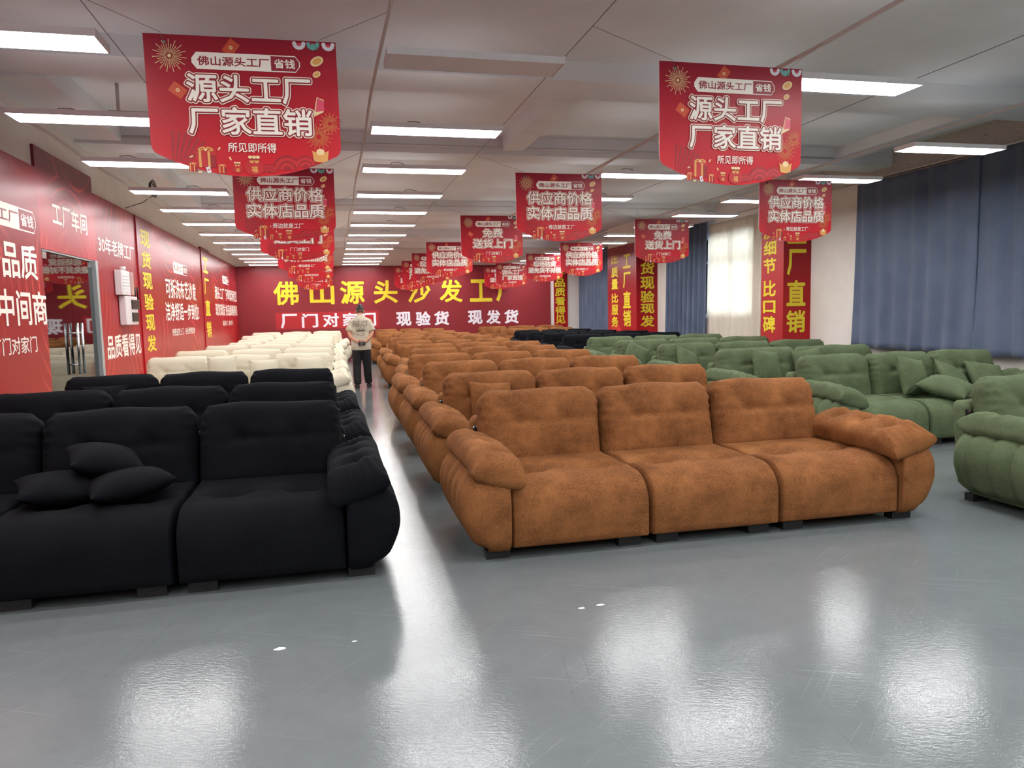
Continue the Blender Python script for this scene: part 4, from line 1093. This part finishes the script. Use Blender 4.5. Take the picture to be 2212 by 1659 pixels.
loft(b, [((0, 0.02, 0.80), .14, .10), ((0, 0.0, 0.95), .15, .11), ((0, 0, 1.12), .15, .11), ((0, 0, 1.30), .17, .115), ((0, 0.0, 1.42), .15, .09), ((0, 0.02, 1.475), .07, .065), ((0, 0.045, 1.52), .056, .06), ((0, 0.06, 1.55), .058, .065)], sk)
loft(b, [((0, 0.075, 1.505), .03, .04), ((0, 0.085, 1.53), .062, .075), ((0, 0.085, 1.57), .076, .094), ((0, 0.085, 1.61), .078, .098), ((0, 0.08, 1.645), .066, .082), ((0, 0.08, 1.668), .035, .045)], sk)
for s in (-1, 1): loft(b, [((s * .074, .075, 1.548), .010, .016), ((s * .086, .07, 1.572), .012, .022), ((s * .086, .068, 1.595), .012, .020)], sk, 10)
loft(b, [((0, 0.178, 1.585), .010, .010), ((0, 0.196, 1.560), .014, .013), ((0, 0.188, 1.550), .012, .010)], sk, 10)
hand = {-1: (-.035, -.175, .955), 1: (.045, -.19, .945)}
for s in (-1, 1):
    hx, hy, hz = hand[s]
    loft(b, [((s * .125, 0, 1.375), .042, .042), ((s * .19, -.012, 1.31), .044, .044), ((s * .232, -.05, 1.17), .045, .045), ((s * .210, -.085, 1.08), .042, .042), ((s * .14, -.14, 1.01), .034, .034), ((hx + s * .045, hy + .012, hz + .02), .025, .025), ((hx, hy, hz), .036, .018), ((hx - s * .045, hy - .003, hz - .022), .034, .015)], sk, 14)
    for k in range(4):        # fingers folded over each other
        o = (k - 1.5) * 0.019; ln = (0.9, 1.0, 0.95, 0.8)[k]
        p0 = Vector((hx - s * .045, hy - .006, hz - .022 + o)); p1 = p0 + Vector((-s * .034 * ln, -.012, -.012)); p2 = p1 + Vector((-s * .018 * ln, .014, -.016))
        b.tube([p0, p1, p2], [.0088, .0084, .0072], sk, 8)
    p0 = Vector((hx + s * .012, hy - .012, hz + .024)); b.tube([p0, p0 + Vector((-s * .028, -.012, .022)), p0 + Vector((-s * .054, -.008, .016))], [.011, .010, .008], sk, 8)
legs = {-1: ((-.095, -.02, .80), (-.10, .0, .46), (-.10, -.06, .09)), 1: ((.095, .0, .80), (.105, .08, .47), (.12, .12, .09))}
for s in (-1, 1):
    p, q, r = legs[s]
    loft(b, [(p, .088, .092), ((p[0] * .5 + q[0] * .5, p[1] * .5 + q[1] * .5, .64), .078, .08), (q, .056, .058), ((q[0], (q[1] + r[1]) / 2 - .01, .30), .055, .06), (r, .036, .042), ((r[0], r[1] + .01, .05), .036, .05)], sk, 14)
    loft(b, [((r[0], r[1] - .05, .045), .034, .03), ((r[0] + s * .008, r[1] + .05, .045), .04, .03), ((r[0] + s * .02, r[1] + .13, .035), .042, .02), ((r[0] + s * .025, r[1] + .17, .03), .03, .014)], sk, 12)
remeshed(b, 'body', per, 0.0065, 3)
b = MB()
for s in (-1, 1): loft(b, [((s * .030, .172, 1.598), .010, .006), ((s * .030, .180, 1.598), .006, .004)], MAT['hair'], 8)
b.build('eyes', per, True)
b = MB(); loft(b, [((0, .172, 1.535), .022, .004), ((0, .180, 1.533), .018, .003)], plain('lips', rgb(150, 90, 80), 0.6), 10); b.build('mouth', per, True)
b = MB(); loft(b, [((0, 0.078, 1.585), .0805, .100), ((0, 0.076, 1.615), .0815, .102), ((0, 0.076, 1.635), .074, .090)], MAT['fade']); loft(b, [((0, 0.072, 1.545), .066, .078), ((0, 0.074, 1.565), .0775, .092), ((0, 0.076, 1.59), .0805, .099)], MAT['fade'])
remeshed(b, 'shaved_sides', per, 0.006, 3)
b = MB(); loft(b, [((0, 0.082, 1.632), .082, .105), ((0, 0.080, 1.652), .079, .101), ((0, 0.077, 1.676), .070, .090), ((0, 0.072, 1.694), .050, .066), ((-.012, 0.05, 1.710), .018, .026)], MAT['hair']); remeshed(b, 'hair', per, 0.006, 2)
b = MB(); m = MAT['shirt']
loft(b, [((0, -.01, .79), .205, .150), ((0, -.012, .86), .205, .153), ((0, -.012, 1.0), .202, .15), ((0, -.01, 1.18), .203, .145), ((0, -.008, 1.32), .205, .135), ((0, 0, 1.40), .178, .112), ((0, .012, 1.455), .12, .086), ((0, .03, 1.49), .074, .070)], m, 28)
for s in (-1, 1):
    loft(b, [((s * .11, .005, 1.415), .048, .062), ((s * .168, -.002, 1.368), .066, .076), ((s * .205, -.020, 1.28), .066, .076), ((s * .236, -.045, 1.175), .074, .080)], m, 20)
o = remeshed(b, 'shirt', per, 0.011, 3)
for v in o.data.vertices:   # soft folds
    x, y, z = v.co; v.co.y += 0.006 * math.sin(z * 38 + x * 22) * (0.3 + abs(x) * 3) ; v.co.x += 0.004 * math.sin(z * 45 + y * 30)
f = Flat(); pm = MAT['print']
f.text('PABUCT', -.15, .15, 1.272, 1.392, 0.0, pm, 0.006)
for i in range(9):
    a = -.10 + .025 * i; f.line(a, 1.19 + .03 * math.sin(i * 2.1), a + .02, 1.27 + .015 * math.cos(i * 3.0), .006, 0.0005, pm)
f.rect(0, 1.185, .085, .018, 0.001, pm)
for a, rr in ((-.055, .022), (.0, .026), (.055, .022)): f.disc(a, 1.225, rr, rr, 0.0012, pm, 14); f.disc(a, 1.227, rr * .62, rr * .62, 0.0016, MAT['shirt'], 12)
for zz, hw in ((1.125, .075), (1.11, .09), (1.09, .06)): f.rect(0, zz, hw, .0035, 0.001, pm)
po = f.build('shirt_print', o, loc=(0, 0, 0))
# wrap the print onto the back of the shirt
for v in po.data.vertices:
    x, y, z = v.co; t = min(1, abs(x) / .203)
    v.co.y = y - .012 - (.145 if z < 1.2 else .145 - .010 * (z - 1.2) / .12 if z < 1.32 else .135 - .024 * (z - 1.32) / .08) * math.sqrt(max(0, 1 - t * t)) - 0.011
b = MB(); m = MAT['trousers']
loft(b, [((0, .01, .90), .175, .125), ((0, .01, .80), .185, .135), ((0, .005, .72), .165, .12)], m, 24)
for s in (-1, 1):
    p, q, r = legs[s]
    loft(b, [((p[0] * .95, p[1], .80), .10, .115), ((p[0], p[1] + .01, .70), .102, .112), ((q[0], q[1] - .005, .46), .082, .088), ((q[0] + s * .004, (q[1] + r[1]) / 2, .28), .080, .085), ((r[0], r[1] + .0, .13), .076, .085), ((r[0], r[1] + .005, .09), .074, .085)], m, 20)
o = remeshed(b, 'trousers', per, 0.011, 3)
for v in o.data.vertices:
    x, y, z = v.co; k = 0.007 * math.exp(-((z - .14) / .12) ** 2) + 0.004 * math.exp(-((z - .48) / .08) ** 2)
    v.co.y += k * math.sin(z * 110 + x * 20); v.co.x += k * 0.7 * math.sin(z * 95 + y * 15)
for s in (-1, 1):
    r = legs[s][2]; b = MB()
    loft(b, [((r[0], r[1] - .085, .03), .036, .022), ((r[0], r[1] - .06, .04), .045, .038), ((r[0] + s * .006, r[1] + .03, .045), .047, .044), ((r[0] + s * .02, r[1] + .12, .036), .052, .032), ((r[0] + s * .025, r[1] + .19, .028), .036, .022)], MAT['shoe'], 16)
    b.box(r[0] - .045 + s * .01, r[0] + .045 + s * .01, r[1] - .09, r[1] + .17, 0.0, .03, MAT['shoe'])
    remeshed(b, 'shoe', per, 0.006, 3)
t = thing('phone', 'dark phone held in the hands behind the walking person', 'phone', (0.585, 15.54, 0.925), (0, math.radians(-4), 0))
MB().box(-.07, .07, -.006, .006, -.035, .035, MAT['darkbox']).build('case', t, False, .004)
f = Flat()
for a, bb in ((-.028, .012), (.0, .016), (.028, .012), (-.016, -.012), (.016, -.012)): f.disc(a, bb, .009, .009, .0068, MAT['hinge'], 12)
f.build('camera_lenses', t)

# ------------------------------------------------------------------ specks on the open floor
for (x, y, s, l) in ((-0.29, 3.42, .018, 'tiny white paper scrap on the open floor below the black sofa corner'), (0.04, 3.40, .008, 'tiny white speck on the open floor at the mouth of the aisle'),
                  (1.17, 3.47, .012, 'small white scrap on the floor in front of the brown sofa, aisle side'), (1.27, 3.48, .014, 'small white scrap beside another in front of the brown sofa')):
    b = MB(); n = 7; r = np.random.default_rng(int(abs(x) * 1000)); 
    pts = [(math.cos(2 * PI * i / n) * s * r.uniform(.6, 1.3) * 1.6, math.sin(2 * PI * i / n) * s * r.uniform(.5, 1)) for i in range(n)]
    b.add([(px, py, 0.0) for px, py in pts] + [(px * .9, py * .9, .002) for px, py in pts], [tuple(range(n, 2 * n))] + [(i, (i + 1) % n, (i + 1) % n + n, i + n) for i in range(n)], MAT['paper'])
    tag(b.build('paper_scrap', None, False, 0, (x, y, 0.0005)), l, 'paper scrap', 'scraps on the open floor')
